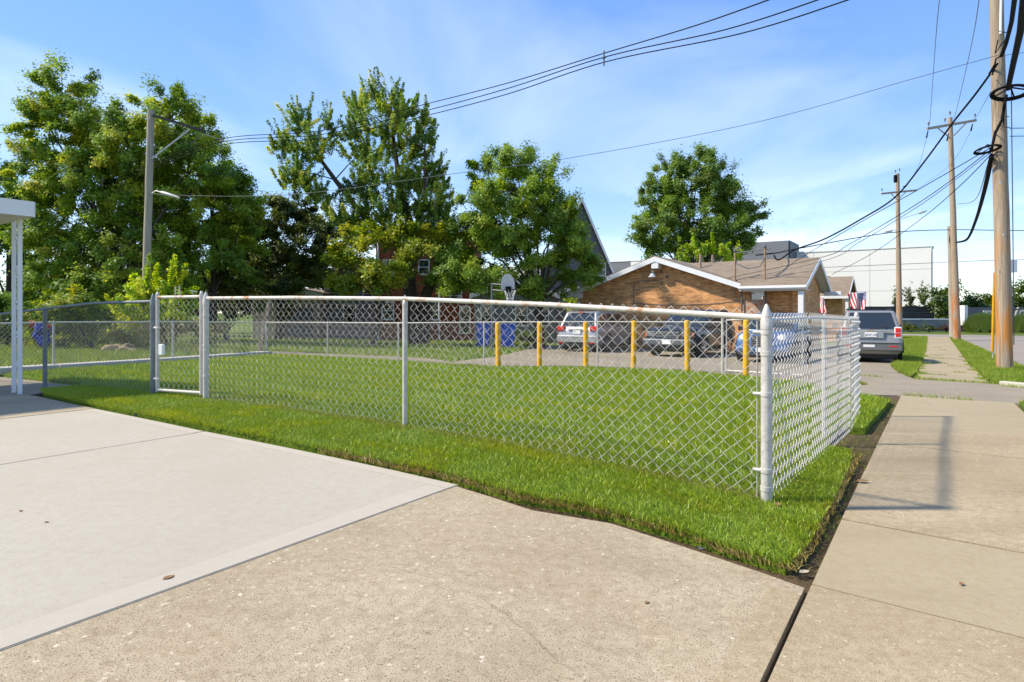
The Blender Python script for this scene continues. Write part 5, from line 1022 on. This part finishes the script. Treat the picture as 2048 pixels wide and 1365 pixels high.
def tall_grass(name, label, px0, px1, d, h, n, seed):
    rng = np.random.default_rng(seed); x0, x1 = (px0 - CX) / F * d, (px1 - CX) / F * d; rt = empty(name, gb_((px0 + px1) / 2, d), label=label, cat='ornamental grass', group='ornamental grass before the sign wall')
    xc = rng.uniform(x0, x1, n); yc = d + rng.uniform(-.5, .5, n); cx_ = np.round(xc / .9) * .9; lx = (xc - cx_) * 1.3 + rng.normal(size=n) * .25; z0 = T((x0 + x1) / 2, d)
    hh = h * rng.uniform(.65, 1.05, n) * (1 - .35 * np.abs((xc - (x0 + x1) / 2) / ((x1 - x0) / 2)) ** 2); V = np.empty((n, 3, 3)); w = .03
    V[:, 0] = np.stack([cx_ + (xc - cx_) * .5 - w, yc, np.full(n, z0)], 1); V[:, 1] = np.stack([cx_ + (xc - cx_) * .5 + w, yc, np.full(n, z0)], 1); V[:, 2] = np.stack([xc + lx * .8, yc - rng.random(n) * .3, z0 + hh], 1)
    pal = np.array([(.20, .26, .035), (.27, .34, .05), (.35, .39, .09)]); c = pal[rng.integers(0, 3, n)] * rng.uniform(.8, 1.2, n)[:, None]
    tag(np_mesh('blades', V.reshape(-1, 3) - np.array(rt.location), np.arange(n * 3), 3, M_GRASS, rt, np.repeat(c, 3, 0)), kind='stuff')
tall_grass('ornamental_grass', 'rounded clump of tall ornamental grass before the sign emblem', 1936, 1992, 54, 1.75, 5000, 70)
tall_grass('ornamental_grass', 'clump of tall ornamental grass right of the big pole', 2024, 2075, 54, 1.7, 5000, 71)
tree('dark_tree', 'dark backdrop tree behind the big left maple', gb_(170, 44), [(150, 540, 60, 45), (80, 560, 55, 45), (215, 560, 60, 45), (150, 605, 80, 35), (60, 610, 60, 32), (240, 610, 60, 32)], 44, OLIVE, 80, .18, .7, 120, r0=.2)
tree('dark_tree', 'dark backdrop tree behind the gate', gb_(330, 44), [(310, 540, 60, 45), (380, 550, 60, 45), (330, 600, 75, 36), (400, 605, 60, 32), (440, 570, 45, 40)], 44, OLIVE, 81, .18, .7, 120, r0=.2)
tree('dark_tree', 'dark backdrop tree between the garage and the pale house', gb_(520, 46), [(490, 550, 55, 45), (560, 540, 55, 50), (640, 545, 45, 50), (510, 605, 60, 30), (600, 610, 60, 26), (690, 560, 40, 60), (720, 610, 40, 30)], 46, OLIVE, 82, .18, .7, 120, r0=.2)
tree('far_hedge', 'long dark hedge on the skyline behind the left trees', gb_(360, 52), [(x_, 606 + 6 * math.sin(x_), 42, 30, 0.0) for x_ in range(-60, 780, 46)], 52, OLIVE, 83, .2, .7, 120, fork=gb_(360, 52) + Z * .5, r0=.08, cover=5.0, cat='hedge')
# ------------------------------------------------------------------ low walls, dark fence, sign across the junction
a_, b_ = P(1790, 667, 57.5), P(1936, 667, 57.5)
lw = empty('garden_wall', on(b_.x - 2, 57.5), label='long low grey wall with pale coping across the junction', cat='wall')
zg = T(b_.x, 57.5); zt1 = CH + (625 - 640) / F * 57.5
MB().box(((a_.x + b_.x) / 2, 57.6, (zg + zt1) / 2 - .1), (b_.x - a_.x, .3, zt1 - zg + .2)).build('wall', M_WALLG, lw, True)
MB().box(((a_.x + b_.x) / 2, 57.6, zt1 + .05), (b_.x - a_.x + .1, .42, .1)).build('coping', M_TRIM, lw, True)
a_, b_ = P(1700, 640, 62), P(1868, 640, 62)
df = empty('board_fence', on(b_.x - 3, 62), label='dark charcoal slatted fence before the warehouse', cat='fence')
zt2 = CH + (625 - 613) / F * 62; z_ = T(b_.x, 62) - .1; k = 0
while z_ < zt2 - .05:
    MB().box(((a_.x + b_.x) / 2, 62, z_ + .15), (b_.x - a_.x, .06, .298)).build('slat', mat('charcoal', (.028, .03, .038), .6), df, True); z_ += .3
for i in range(5): q = a_.lerp(b_, i / 4); MB().box((q.x, 62.08, (zt2 - .5) / 2), (.1, .1, zt2 + .5)).build('post', mat('charcoal', (.028, .03, .038), .6), df, True)
a_, b_ = P(1936, 667, 56.5), P(2075, 667, 56.5)
sw = empty('sign_wall', on((a_.x + b_.x) / 2, 56.5), label='grey sign wall with pale emblem and raised italic lettering', cat='sign')
zt3 = CH + (625 - 615) / F * 56.5
MB().box(((a_.x + b_.x) / 2, 56.65, (zt3 - .6) / 2), (b_.x - a_.x, .3, zt3 + .6)).build('wall', mat('sign_grey', (.105, .11, .125), .6, var=.04, vscale=2), sw, True)
MB().box((a_.x - .16, 57.2, zt3 / 2 + .1), (.3, 1.4, zt3 + .15)).build('side_block', M_PANELW, sw, True)
M_SIGN = mat('sign_cream', (.62, .56, .46), .5)
def text(s, size, loc, m, parent, shear=0.0, ext=.03, name='letters', rz=0.0, rx=R(90)):
    cu = bpy.data.curves.new(name, 'FONT'); cu.body = s; cu.size = size; cu.shear = shear; cu.extrude = ext; cu.offset = size * .012
    ob = bpy.data.objects.new(name, cu); col.objects.link(ob)
    dg = bpy.context.evaluated_depsgraph_get(); me_ = bpy.data.meshes.new_from_object(ob.evaluated_get(dg)); bpy.data.objects.remove(ob)
    o = link(name, me_, m, parent); o.rotation_euler = (rx, 0, rz); l = Vector(loc) - (parent.location if parent else Vector()); o.location = l; return o
sy = 56.42
em = MB().prism([P(1967, 621.5, sy), P(1995, 621.5, sy), P(1995, 625.5, sy), P(1991, 626, sy), P(1984, 640, sy), P(1970, 643, sy), P(1968, 632, sy), P(1971, 626, sy), P(1967, 625, sy)], (0, .06, 0)).build('emblem', M_SIGN, sw, True)
text('H', .78, P(1974, 636, sy - .03), mat('sign_dark', (.06, .06, .07), .6), sw, .25, .02, 'letter')
text('in', 1.45, P(2026, 635.5, sy), M_SIGN, sw, .35)
text('ON CO', .34, P(2029, 641.5, sy), M_SIGN, sw, 0)
# ------------------------------------------------------------------ vehicles
def paint(name, rgb, metal=.5): return mat(name, rgb, .32, metal, var=.05, vscale=3, coat=.6)
def car(name, label, loc, head, Lc, W, H, pm, belt, hood, xh, xr0, xr1, xf1, xf0, clear=.22, wb=.58, wr=.36, nose=.25, tail=.12, arch=None):
    """x forward, y left; belt/hood heights, xh where the hood meets the windscreen, xr/xf the cabin corners at belt and roof"""
    t = empty(name, loc, math.atan2(head[1], head[0]), label, 'car'); w = W / 2; A_ = -Lc / 2; Bf = Lc / 2
    st = [(A_, clear + .30, belt - .42, .86), (A_ + .04, clear + .12, belt - .12, .93), (A_ + tail, clear + .06, belt - .02, .97), (A_ + .7, clear, belt, 1.0), (-.1, clear, belt, 1.0), (xh - .15, clear, belt - .01, 1.0), (xh + .12, clear, lerp(belt, hood, .3), .995), (lerp(xh, Bf, .6), clear, hood, .985), (Bf - nose, clear + .02, hood - .06, .95), (Bf - .08, clear + .06, hood - .18, .90), (Bf, clear + .14, hood - .34, .82)]
    rings = []
    for x, zb, zt_, f in st:
        hw_ = w * f; zm = lerp(zb, zt_, .55)
        half = [(.86, zb), (.97, zb + .10), (1.0, zm), (.985, zt_ - .12), (.93, zt_ - .025), (.80, zt_), (.4, zt_ + .018)]
        rings.append([(x, -a * hw_, z) for a, z in half] + [(x, 0, zt_ + .024)] + [(x, a * hw_, z) for a, z in reversed(half)])
    n = len(rings[0]); mb = MB(); fs = []
    for i in range(len(rings) - 1):
        for j in range(n): fs.append((i * n + j, i * n + (j + 1) % n, (i + 1) * n + (j + 1) % n, (i + 1) * n + j))
    fs += [tuple(range(n)), tuple((len(rings) - 1) * n + j for j in range(n))]
    mb.add([v for r_ in rings for v in r_], fs); body = mb.build('body', pm, t, smooth=True)
    hb, ht = w * .93, w * .76; zb = belt - .03
    c8 = [Vector(v) for v in ((xr0, -hb, zb), (xf0, -hb, zb), (xf0, hb, zb), (xr0, hb, zb), (xr1, -ht, H), (xf1, -ht, H), (xf1, ht, H), (xr1, ht, H))]
    cb_ = MB().add(c8, [(3, 2, 1, 0), (4, 5, 6, 7), (0, 1, 5, 4), (1, 2, 6, 5), (2, 3, 7, 6), (3, 0, 4, 7)]).build('cabin', pm, t, smooth=True, bevel=.09, seg=4)
    def glass(q, u0, u1, v0, v1, nm='window'):
        a, b, c, d = q; nrm = (b - a).cross(d - a).normalized()
        f = lambda u, v: (a.lerp(b, u)).lerp(d.lerp(c, u), v)
        cen = (a + b + c + d) / 4
        if nrm.dot(cen - Vector((0, 0, (zb + H) / 2))) < 0: nrm = -nrm
        p = [f(u0, v0), f(u1, v0), f(u1 - .02, v1), f(u0 + .02, v1)]
        return MB().prism([x + nrm * .001 for x in p], nrm * .008).build(nm, M_GLASS, t, bevel=.004)
    glass((c8[3], c8[0], c8[4], c8[7]), .07, .93, .10, .90)              # rear
    glass((c8[1], c8[2], c8[6], c8[5]), .05, .95, .08, .92, 'windscreen')
    for q in ((c8[0], c8[1], c8[5], c8[4]), (c8[3], c8[2], c8[6], c8[7])):
        for u0, u1 in ((.06, .30), (.33, .60), (.63, .93)): glass(q, u0, u1, .12, .86)
    for sx in (-1, 1):
        for sy_ in (-1, 1):
            x = sx * Lc * wb / 2 + .05; y = sy_ * (w - .10)
            wh = MB().lathe((x, y - .11 * sy_, wr), [(wr * .62, 0), (wr * .93, .0), (wr, .03), (wr, .19), (wr * .93, .22), (wr * .62, .22)], 26, (0, sy_, 0)).build('tyre', M_BLACK, t, smooth=True)
            rm = MB().lathe((x, y + .10 * sy_, wr), [(wr * .64, -.05), (wr * .64, .012), (wr * .58, .012), (wr * .54, -.02), (.06, .0), (.05, .015)], 20, (0, sy_, 0))
            for k in range(5):
                a = 2 * math.pi * k / 5; rm.beam((x, y + .108 * sy_, wr), (x + wr * .58 * math.cos(a), y + .108 * sy_, wr + wr * .58 * math.sin(a)), .07, .03, (0, 1, 0))
            rm.build('rim', M_CHROME, wh, smooth=True)
            pts = [(x + (wr + .06) * math.cos(a), sy_ * (w + .0), wr + (wr + .06) * math.sin(a)) for a in [math.pi * (k / 12) for k in range(13)]]
            MB().tube(pts, .05, 6).build('wheel_arch', arch or M_BLACK, t, smooth=True)
            disc = [(x + (wr + .05) * math.cos(a), sy_ * (w - .03), max(clear - .02, wr + (wr + .05) * math.sin(a))) for a in [2 * math.pi * k / 20 for k in range(20)]]
            MB().prism(disc, (0, sy_ * .035, 0)).build('wheel_well', M_BLACK, t)
    for sy_ in (-1, 1): MB().box((xf0 - .25, sy_ * (w + .09), belt + .06), (.12, .2, .14)).build('mirror', M_BLACK, t, bevel=.03)
    return t, A_, Bf, w
def bx(t, name, c, s, m, bev=.01, rz=0.0): return MB().box(c, s, rz).build(name, m, t, bevel=bev)
HD = Vector((math.sin(R(27.0)), math.cos(R(27.0)))); rr_ = G(1742, 726)
pg_ = paint('grey_paint', (.22, .225, .22), .15)
t, A_, Bf, w = car('parked_car', 'grey sport utility car seen from behind beside the side fence', on(rr_.x + HD.x * 2.4, rr_.y + HD.y * 2.4, -.006), HD, 4.6, 1.82, 1.72, pg_, 1.10, 1.06, 1.05, -2.24, -1.88, .55, 1.25, .26, .6, .37)
for s in (-1, 1):
    q = bx(t, 'tail_lamp', (A_ + .10, s * (w - .16), 1.02), (.16, .2, .36), M_LENS, .02); bx(q, 'lens', (A_ + .018, s * (w - .16), 1.10), (.02, .15, .14), M_RED, .008); bx(q, 'lens', (A_ + .018, s * (w - .16), .95), (.02, .15, .12), M_RED, .008)
    bx(t, 'reflector', (A_ - .035, s * .62, .585), (.02, .22, .045), M_RED, .004); bx(t, 'roof_rail', (-.6, s * .62, 1.76), (2.1, .05, .06), M_BLACK, .01)
bp_ = bx(t, 'bumper', (A_ + .06, 0, .58), (.2, 1.74, .30), mat('bumper_grey', (.15, .155, .16), .4, .3), .04)
bx(t, 'bumper_step', (A_ - .0, 0, .715), (.14, 1.6, .025), M_CHROME, .008)
bx(t, 'trim_bar', (A_ - .005, 0, 1.075), (.05, 1.2, .05), M_CHROME, .012)
bx(t, 'plate_recess', (A_ - .015, 0, .935), (.04, .72, .2), mat('recess_silver', (.32, .36, .37), .4, .4), .015)
pl = bx(t, 'number_plate', (A_ - .045, 0, .95), (.012, .34, .155), M_WHITE, .006)
o_ = text('JDW 170', .085, (0, 0, 0), mat('plate_blue', (.05, .06, .16), .5), t, 0, .002); o_.location = (A_ - .053, .155, .915); o_.rotation_euler = (R(90), 0, R(-90))
bx(t, 'sticker', (A_ - .045, .05, .59), (.01, .32, .08), M_WHITE, .004)
em_ = MB().prism([(A_ - .04, -.11, 1.06), (A_ - .04, -.04, 1.06), (A_ - .04, -.03, 1.045), (A_ - .04, .03, 1.045), (A_ - .04, .04, 1.06), (A_ - .04, .11, 1.06), (A_ - .04, .10, 1.09), (A_ - .04, .04, 1.09), (A_ - .04, .03, 1.105), (A_ - .04, -.03, 1.105), (A_ - .04, -.04, 1.09), (A_ - .04, -.10, 1.09)], (.015, 0, 0)).build('emblem', mat('emblem_gold', (.45, .36, .18), .4, .6), t)
MB().tube([(A_ + .0, .02, 1.13), (A_ + .02, -.3, 1.18), (A_ + .07, -.42, 1.28)], .014, 6).build('wiper', M_BLACK, t)
bx(t, 'underside', (0, 0, .26), (4.2, 1.5, .16), M_BLACK, .03)
# silver car, tail toward the camera
H2 = Vector((math.sin(R(31)), math.cos(R(31)))); r2_ = G(1153, 704)
t, A_, Bf, w = car('parked_car', 'silver car parked tail out behind the yellow bollards', on(r2_.x + H2.x * 2.45, r2_.y + H2.y * 2.45, -.006), H2, 4.85, 1.86, 1.70, paint('silver_paint', (.34, .34, .35)), 1.06, 1.02, 1.25, -2.34, -1.92, .4, 1.5, .24, .6, .36)
for s in (-1, 1):
    bx(t, 'tail_lamp', (A_ + .07, s * (w - .2), 1.0), (.18, .32, .2), M_RED, .03); bx(t, 'reflector', (A_ - .03, s * .68, .42), (.03, .2, .05), M_RED, .006); bx(t, 'roof_rail', (-.6, s * .64, 1.75), (2.2, .045, .055), M_CHROME, .01)
bx(t, 'bumper', (A_ + .05, 0, .58), (.2, 1.78, .3), paint('silver_paint', (.34, .34, .35)), .04); bx(t, 'bumper_trim', (A_ - .04, 0, .47), (.03, 1.5, .04), M_CHROME, .008); bx(t, 'bumper_trim', (A_ - .05, 0, .66), (.03, 1.5, .03), M_CHROME, .008)
bx(t, 'lower_valance', (A_ + .08, 0, .36), (.2, 1.6, .16), M_BLACK, .02); bx(t, 'number_plate', (A_ - .0, 0, .85), (.02, .34, .16), M_WHITE, .006); bx(t, 'plate_garnish', (A_ - .0, 0, .955), (.03, .8, .04), M_BLACK, .008)
bx(t, 'brake_lamp', (A_ + .42, 0, 1.66), (.05, .3, .04), M_RED, .006); MB().tube([(A_ + .08, .1, 1.1), (A_ + .13, .35, 1.18), (A_ + .2, .5, 1.27)], .013, 6).build('wiper', M_BLACK, t); bx(t, 'underside', (0, 0, .27), (4.4, 1.5, .16), M_BLACK, .03)
# black car, nose toward the camera
H3 = -Vector((math.sin(R(37)), math.cos(R(37)))); f3 = G(1335, 714)
t, A_, Bf, w = car('parked_car', 'black sport utility car parked nose out before the brick gable', on(f3.x - H3.x * 2.4, f3.y - H3.y * 2.4, -.006), H3, 4.75, 1.92, 1.74, paint('black_paint', (.012, .013, .016), .3), 1.12, 1.10, .75, -2.25, -1.95, .15, .95, .30, .58, .38, nose=.2)
bx(t, 'bumper', (Bf + .02, 0, .58), (.22, 1.84, .22), mat('bumper_steel', (.13, .145, .16), .35, .5), .04); bx(t, 'grille', (Bf - .04, 0, .84), (.1, .9, .22), M_BLACK, .02)
for k in range(4): bx(t, 'grille_bar', (Bf + .02, 0, .76 + k * .055), (.03, .86, .015), M_CHROME, .004)
for s in (-1, 1): bx(t, 'headlamp', (Bf - .08, s * .66, .86), (.14, .34, .2), mat('smoked_lens', (.16, .16, .17), .15), .03); bx(t, 'indicator', (Bf - .14, s * .86, .84), (.12, .08, .16), mat('amber_lens', (.7, .16, .02), .25), .015)
bx(t, 'skid_plate', (Bf - .1, 0, .4), (.3, 1.5, .14), M_BLACK, .02); bx(t, 'number_plate', (Bf + .135, 0, .58), (.015, .32, .15), M_WHITE, .005); bx(t, 'underside', (0, 0, .3), (4.3, 1.5, .16), M_BLACK, .03)
# blue car
H4 = -Vector((math.sin(R(34)), math.cos(R(34)))); f4 = G(1522, 726)
t, A_, Bf, w = car('parked_car', 'light blue rounded car with chrome barred grille behind the corner post', on(f4.x - H4.x * 2.2, f4.y - H4.y * 2.2, -.006), H4, 4.3, 1.74, 1.58, paint('blue_paint', (.08, .15, .30), .4), 1.02, .98, .85, -1.95, -1.5, .2, .95, .2, .6, .33, nose=.45)
gr = bx(t, 'grille', (Bf - .05, 0, .70), (.14, .62, .36), M_BLACK, .05)
for k in range(6): bx(t, 'grille_bar', (Bf + .025, 0, .56 + k * .055), (.02, .58, .014), M_CHROME, .004)
for s in (-1, 1):
    MB().lathe((Bf - .22, s * .56, .78), [(.15, 0), (.15, .08), (.11, .14), (.004, .17)], 16, (1, 0, 0)).build('headlamp', M_LENS, t, smooth=True); bx(t, 'fog_lamp', (Bf - .04, s * .55, .42), (.05, .16, .1), M_LENS, .02)
bx(t, 'bumper', (Bf - .04, 0, .45), (.18, 1.56, .16), paint('blue_paint', (.08, .15, .30)), .05); bx(t, 'number_plate', (Bf + .06, 0, .45), (.015, .31, .14), M_WHITE, .005); bx(t, 'underside', (0, 0, .27), (3.9, 1.4, .16), M_BLACK, .03)

# ------------------------------------------------------------------ bins, hoop and oddments
M_BLUE = mat('bin_blue', (.006, .10, .52), .45, var=.08, vscale=4)
def bin_(px_, py_, lb, rz, h=1.18):
    q = G(px_, py_, -.05); t = empty('recycling_bin', q, rz, lb, 'bin', 'blue recycling bins')
    mb = MB(); v = []
    for z, a, b in ((.06, .24, .27), (h - .1, .31, .36)): v += [(-a, -b, z), (a, -b, z), (a, b, z), (-a, b, z)]
    mb.add(v, [(3, 2, 1, 0), (4, 5, 6, 7), (0, 1, 5, 4), (1, 2, 6, 5), (2, 3, 7, 6), (3, 0, 4, 7)]); mb.build('tub', M_BLUE, t, bevel=.03)
    MB().box((0, 0, h - .06), (.68, .78, .07)).build('lid', M_BLUE, t, bevel=.025); MB().tube([(-.25, .40, h - .08), (.25, .40, h - .08)], .02, 8).build('handle', M_BLUE, t)
    for s in (-1, 1): MB().lathe((s * .26, .3, .12), [(.12, 0), (.12, .05)], 14, (s, 0, 0)).build('wheel', M_BLACK, t)
    for k in range(3):                       # round recycling mark moulded on the front
        a0 = 2.09 * k; pts = [(.1 * math.cos(a0 + j * .28), -.335 - .035 * .1 * math.sin(a0 + j * .28), .72 + .1 * math.sin(a0 + j * .28)) for j in range(6)]
        MB().tube(pts, .013, 5).build('arrow_mark', M_WHITE, t)
bin_(966, 697, 'left blue recycling bin with a white mark, leaning outward', R(12)); bin_(1013, 699, 'right blue recycling bin beside its twin', R(28))
hb_ = gb_(984, 24.5)
hp = empty('basketball_hoop', hb_, label='old basketball hoop with rounded white backboard on a dark pole', cat='basketball hoop')
MB().tube([hb_ - Z * .2, P(984, 566, 24.5)], .045, 8).build('pole', M_CABLEG, hp, True, True)
for y0, y1 in ((568, 570), (580, 582)): MB().tube([P(984, y0, 24.5), P(1004, y1, 24.2)], .03, 6).build('arm', M_CABLEG, hp, True)
bpts = [(1002, 578), (1002, 563), (1004.5, 555), (1009, 549.5), (1015.5, 548), (1022, 550), (1027, 557), (1029.5, 566), (1029, 582), (1024, 585), (1008, 584)]
MB().prism([P(a, b, 24.2) for a, b in bpts], (0, .05, 0)).build('backboard', mat('backboard', (.50, .49, .48), .6, var=.06, vscale=6), hp, True)
rc_ = P(1020, 580, 23.92); MB().tube([rc_ + Vector((.23 * math.cos(a), .23 * math.sin(a), 0)) for a in [2 * math.pi * k / 20 for k in range(21)]], .014, 6, False).build('rim', M_CABLE, hp, True)
MB().box(P(1017, 579, 24.12), (.22, .14, .22)).build('rim_bracket', M_CABLE, hp, True)
for k in range(10): a = 2 * math.pi * k / 10; MB().tube([rc_ + Vector((.23 * math.cos(a), .23 * math.sin(a), 0)), rc_ + Vector((.12 * math.cos(a + .6), .12 * math.sin(a + .6), -.38))], .008, 4).build('net_cord', M_WHITE, hp, True)
# leaning board at the far fence corner
q = G(526, 706); s_ = MB().beam(q + Vector((-.1, -.1, 0)), P(540, 602, q.y + .3), .13, .12, (0, 1, 0))
solo(s_, 'leaning_board', mat('old_board', (.17, .135, .10), .9, var=.2, vscale=8), 'weathered grey board leaning at the far fence corner', 'board', bevel=.01)
# bare earth heap and blue tarpaulin in the neighbouring yard
rng = np.random.default_rng(5)
def lump(name, m, lb, cat_, c, r, sx, sy_, sz, seed):
    bm = bmesh.new(); bmesh.ops.create_icosphere(bm, subdivisions=4, radius=1); rg = np.random.default_rng(seed); f = rg.normal(size=(6, 3)) * 3.4; ph = rg.uniform(0, 6, 6)
    for v in bm.verts: k = 1 + .34 * sum(math.sin(v.co.dot(Vector(f[i])) + ph[i]) for i in range(6)) / 2; v.co = Vector((v.co.x * sx * k, v.co.y * sy_ * k, v.co.z * sz * k))
    me_ = bpy.data.meshes.new(name); bm.to_mesh(me_); bm.free(); o = link(name, me_, m, smooth=True); o.location = c; return tag(o, lb, cat_)
q = gb_(245, 20); lump('earth_heap', mat('dry_earth', (.27, .20, .12), .95, var=.3, vscale=5, bump=.6, bscale=12), 'pale dry earth heap in the grass behind the fence', 'earth heap', q, 1, .50, .4, .22, 3)
q = P(84, 665, 19.5); lump('tarpaulin', mat('blue_tarp', (.02, .04, .28), .5), 'crumpled blue tarpaulin in the bushes behind the carport', 'tarpaulin', q, 1, .22, .16, .30, 4)
for a, b, lb in ((66, 648, 'small red flower head left of the blue tarpaulin'), (95, 652, 'small red flower head right of the blue tarpaulin')):
    q = P(a, b, 19.3); lump('flower_head', mat('flower_red', (.35, .03, .03), .7), lb, 'flower', q, 1, .08, .08, .08, a)
# sprinkler head, litter and fallen leaves
q = G(280, 828, .01); solo(MB().lathe(q, [(.05, -.02), (.055, .02), (.045, .032), (.02, .034), (.018, .026), (.004, .026)], 18), 'sprinkler_head', M_CABLEG, 'round grey sprinkler head at the turf edge', 'sprinkler', at=q, smooth=True)
q = G(1405, 1098, -.03); solo(MB().lathe(q, [(.022, -.01), (.025, .008), (.019, .013), (.009, .011), (.003, .010)], 14), 'sprinkler_head', M_CABLEG, 'small grey sprinkler cap under the front turf edge', 'sprinkler', at=q, smooth=True)
M_DRYL = mat('dry_leaf', (.24, .13, .05), .8, var=.3, vscale=40)
def leaf_litter(px_, py_, s, az, lb, off=.004, m=None):
    q = G(px_, py_, off); mb = MB(); pts = []
    prof = [(0, 0), (.25, .20), (.5, .26), (.75, .17), (1, 0)]; v = []
    for x, y in prof: v += [(x * s, y * s, .0015 + s * .10 * x * (1 - x) + s * .08 * y), (x * s, 0, .001), (x * s, -y * s, .0015 + s * .08 * y)]
    mb.add(v, [(3 * i + k, 3 * i + 3 + k, 3 * i + 4 + k, 3 * i + 1 + k) for i in range(4) for k in range(2)])
    o = mb.build('fallen_leaf', m or M_DRYL); o.location = q; o.rotation_euler = (0, 0, az); tag(o, lb, 'leaf', 'fallen leaves'); so = o.modifiers.new('thick', 'SOLIDIFY'); so.thickness = .0012
leaf_litter(1920, 1170, .035, .6, 'small curled brown leaf on the smooth pavement slab'); leaf_litter(1712, 963, .10, .1, 'long brown leaf at the pavement edge beside the soil', .012)
leaf_litter(1652, 905, .07, 2.0, 'brown leaf under the foot of the side fence', .05); leaf_litter(1556, 1012, .07, 1.2, 'rusty brown leaf beside the corner post foot', .06); leaf_litter(1598, 1146, .06, .3, 'pale leaf scrap at the tip of the turf corner', .0, mat('pale_leaf', (.5, .42, .30), .8))
leaf_litter(325, 1160, .05, 1.0, 'tan leaf lying on the pale driveway border', .0065); leaf_litter(1290, 1208, .028, .8, 'tiny reddish leaf on the aggregate apron'); leaf_litter(88, 1045, .025, 0, 'tiny brown leaf on the grey pad near its left edge', .004)
leaf_litter(40, 1024, .03, 2, 'small orange brown leaf on the grey pad', .004); leaf_litter(1685, 890, .05, .5, 'yellow brown leaf on the bare soil gap', .0)
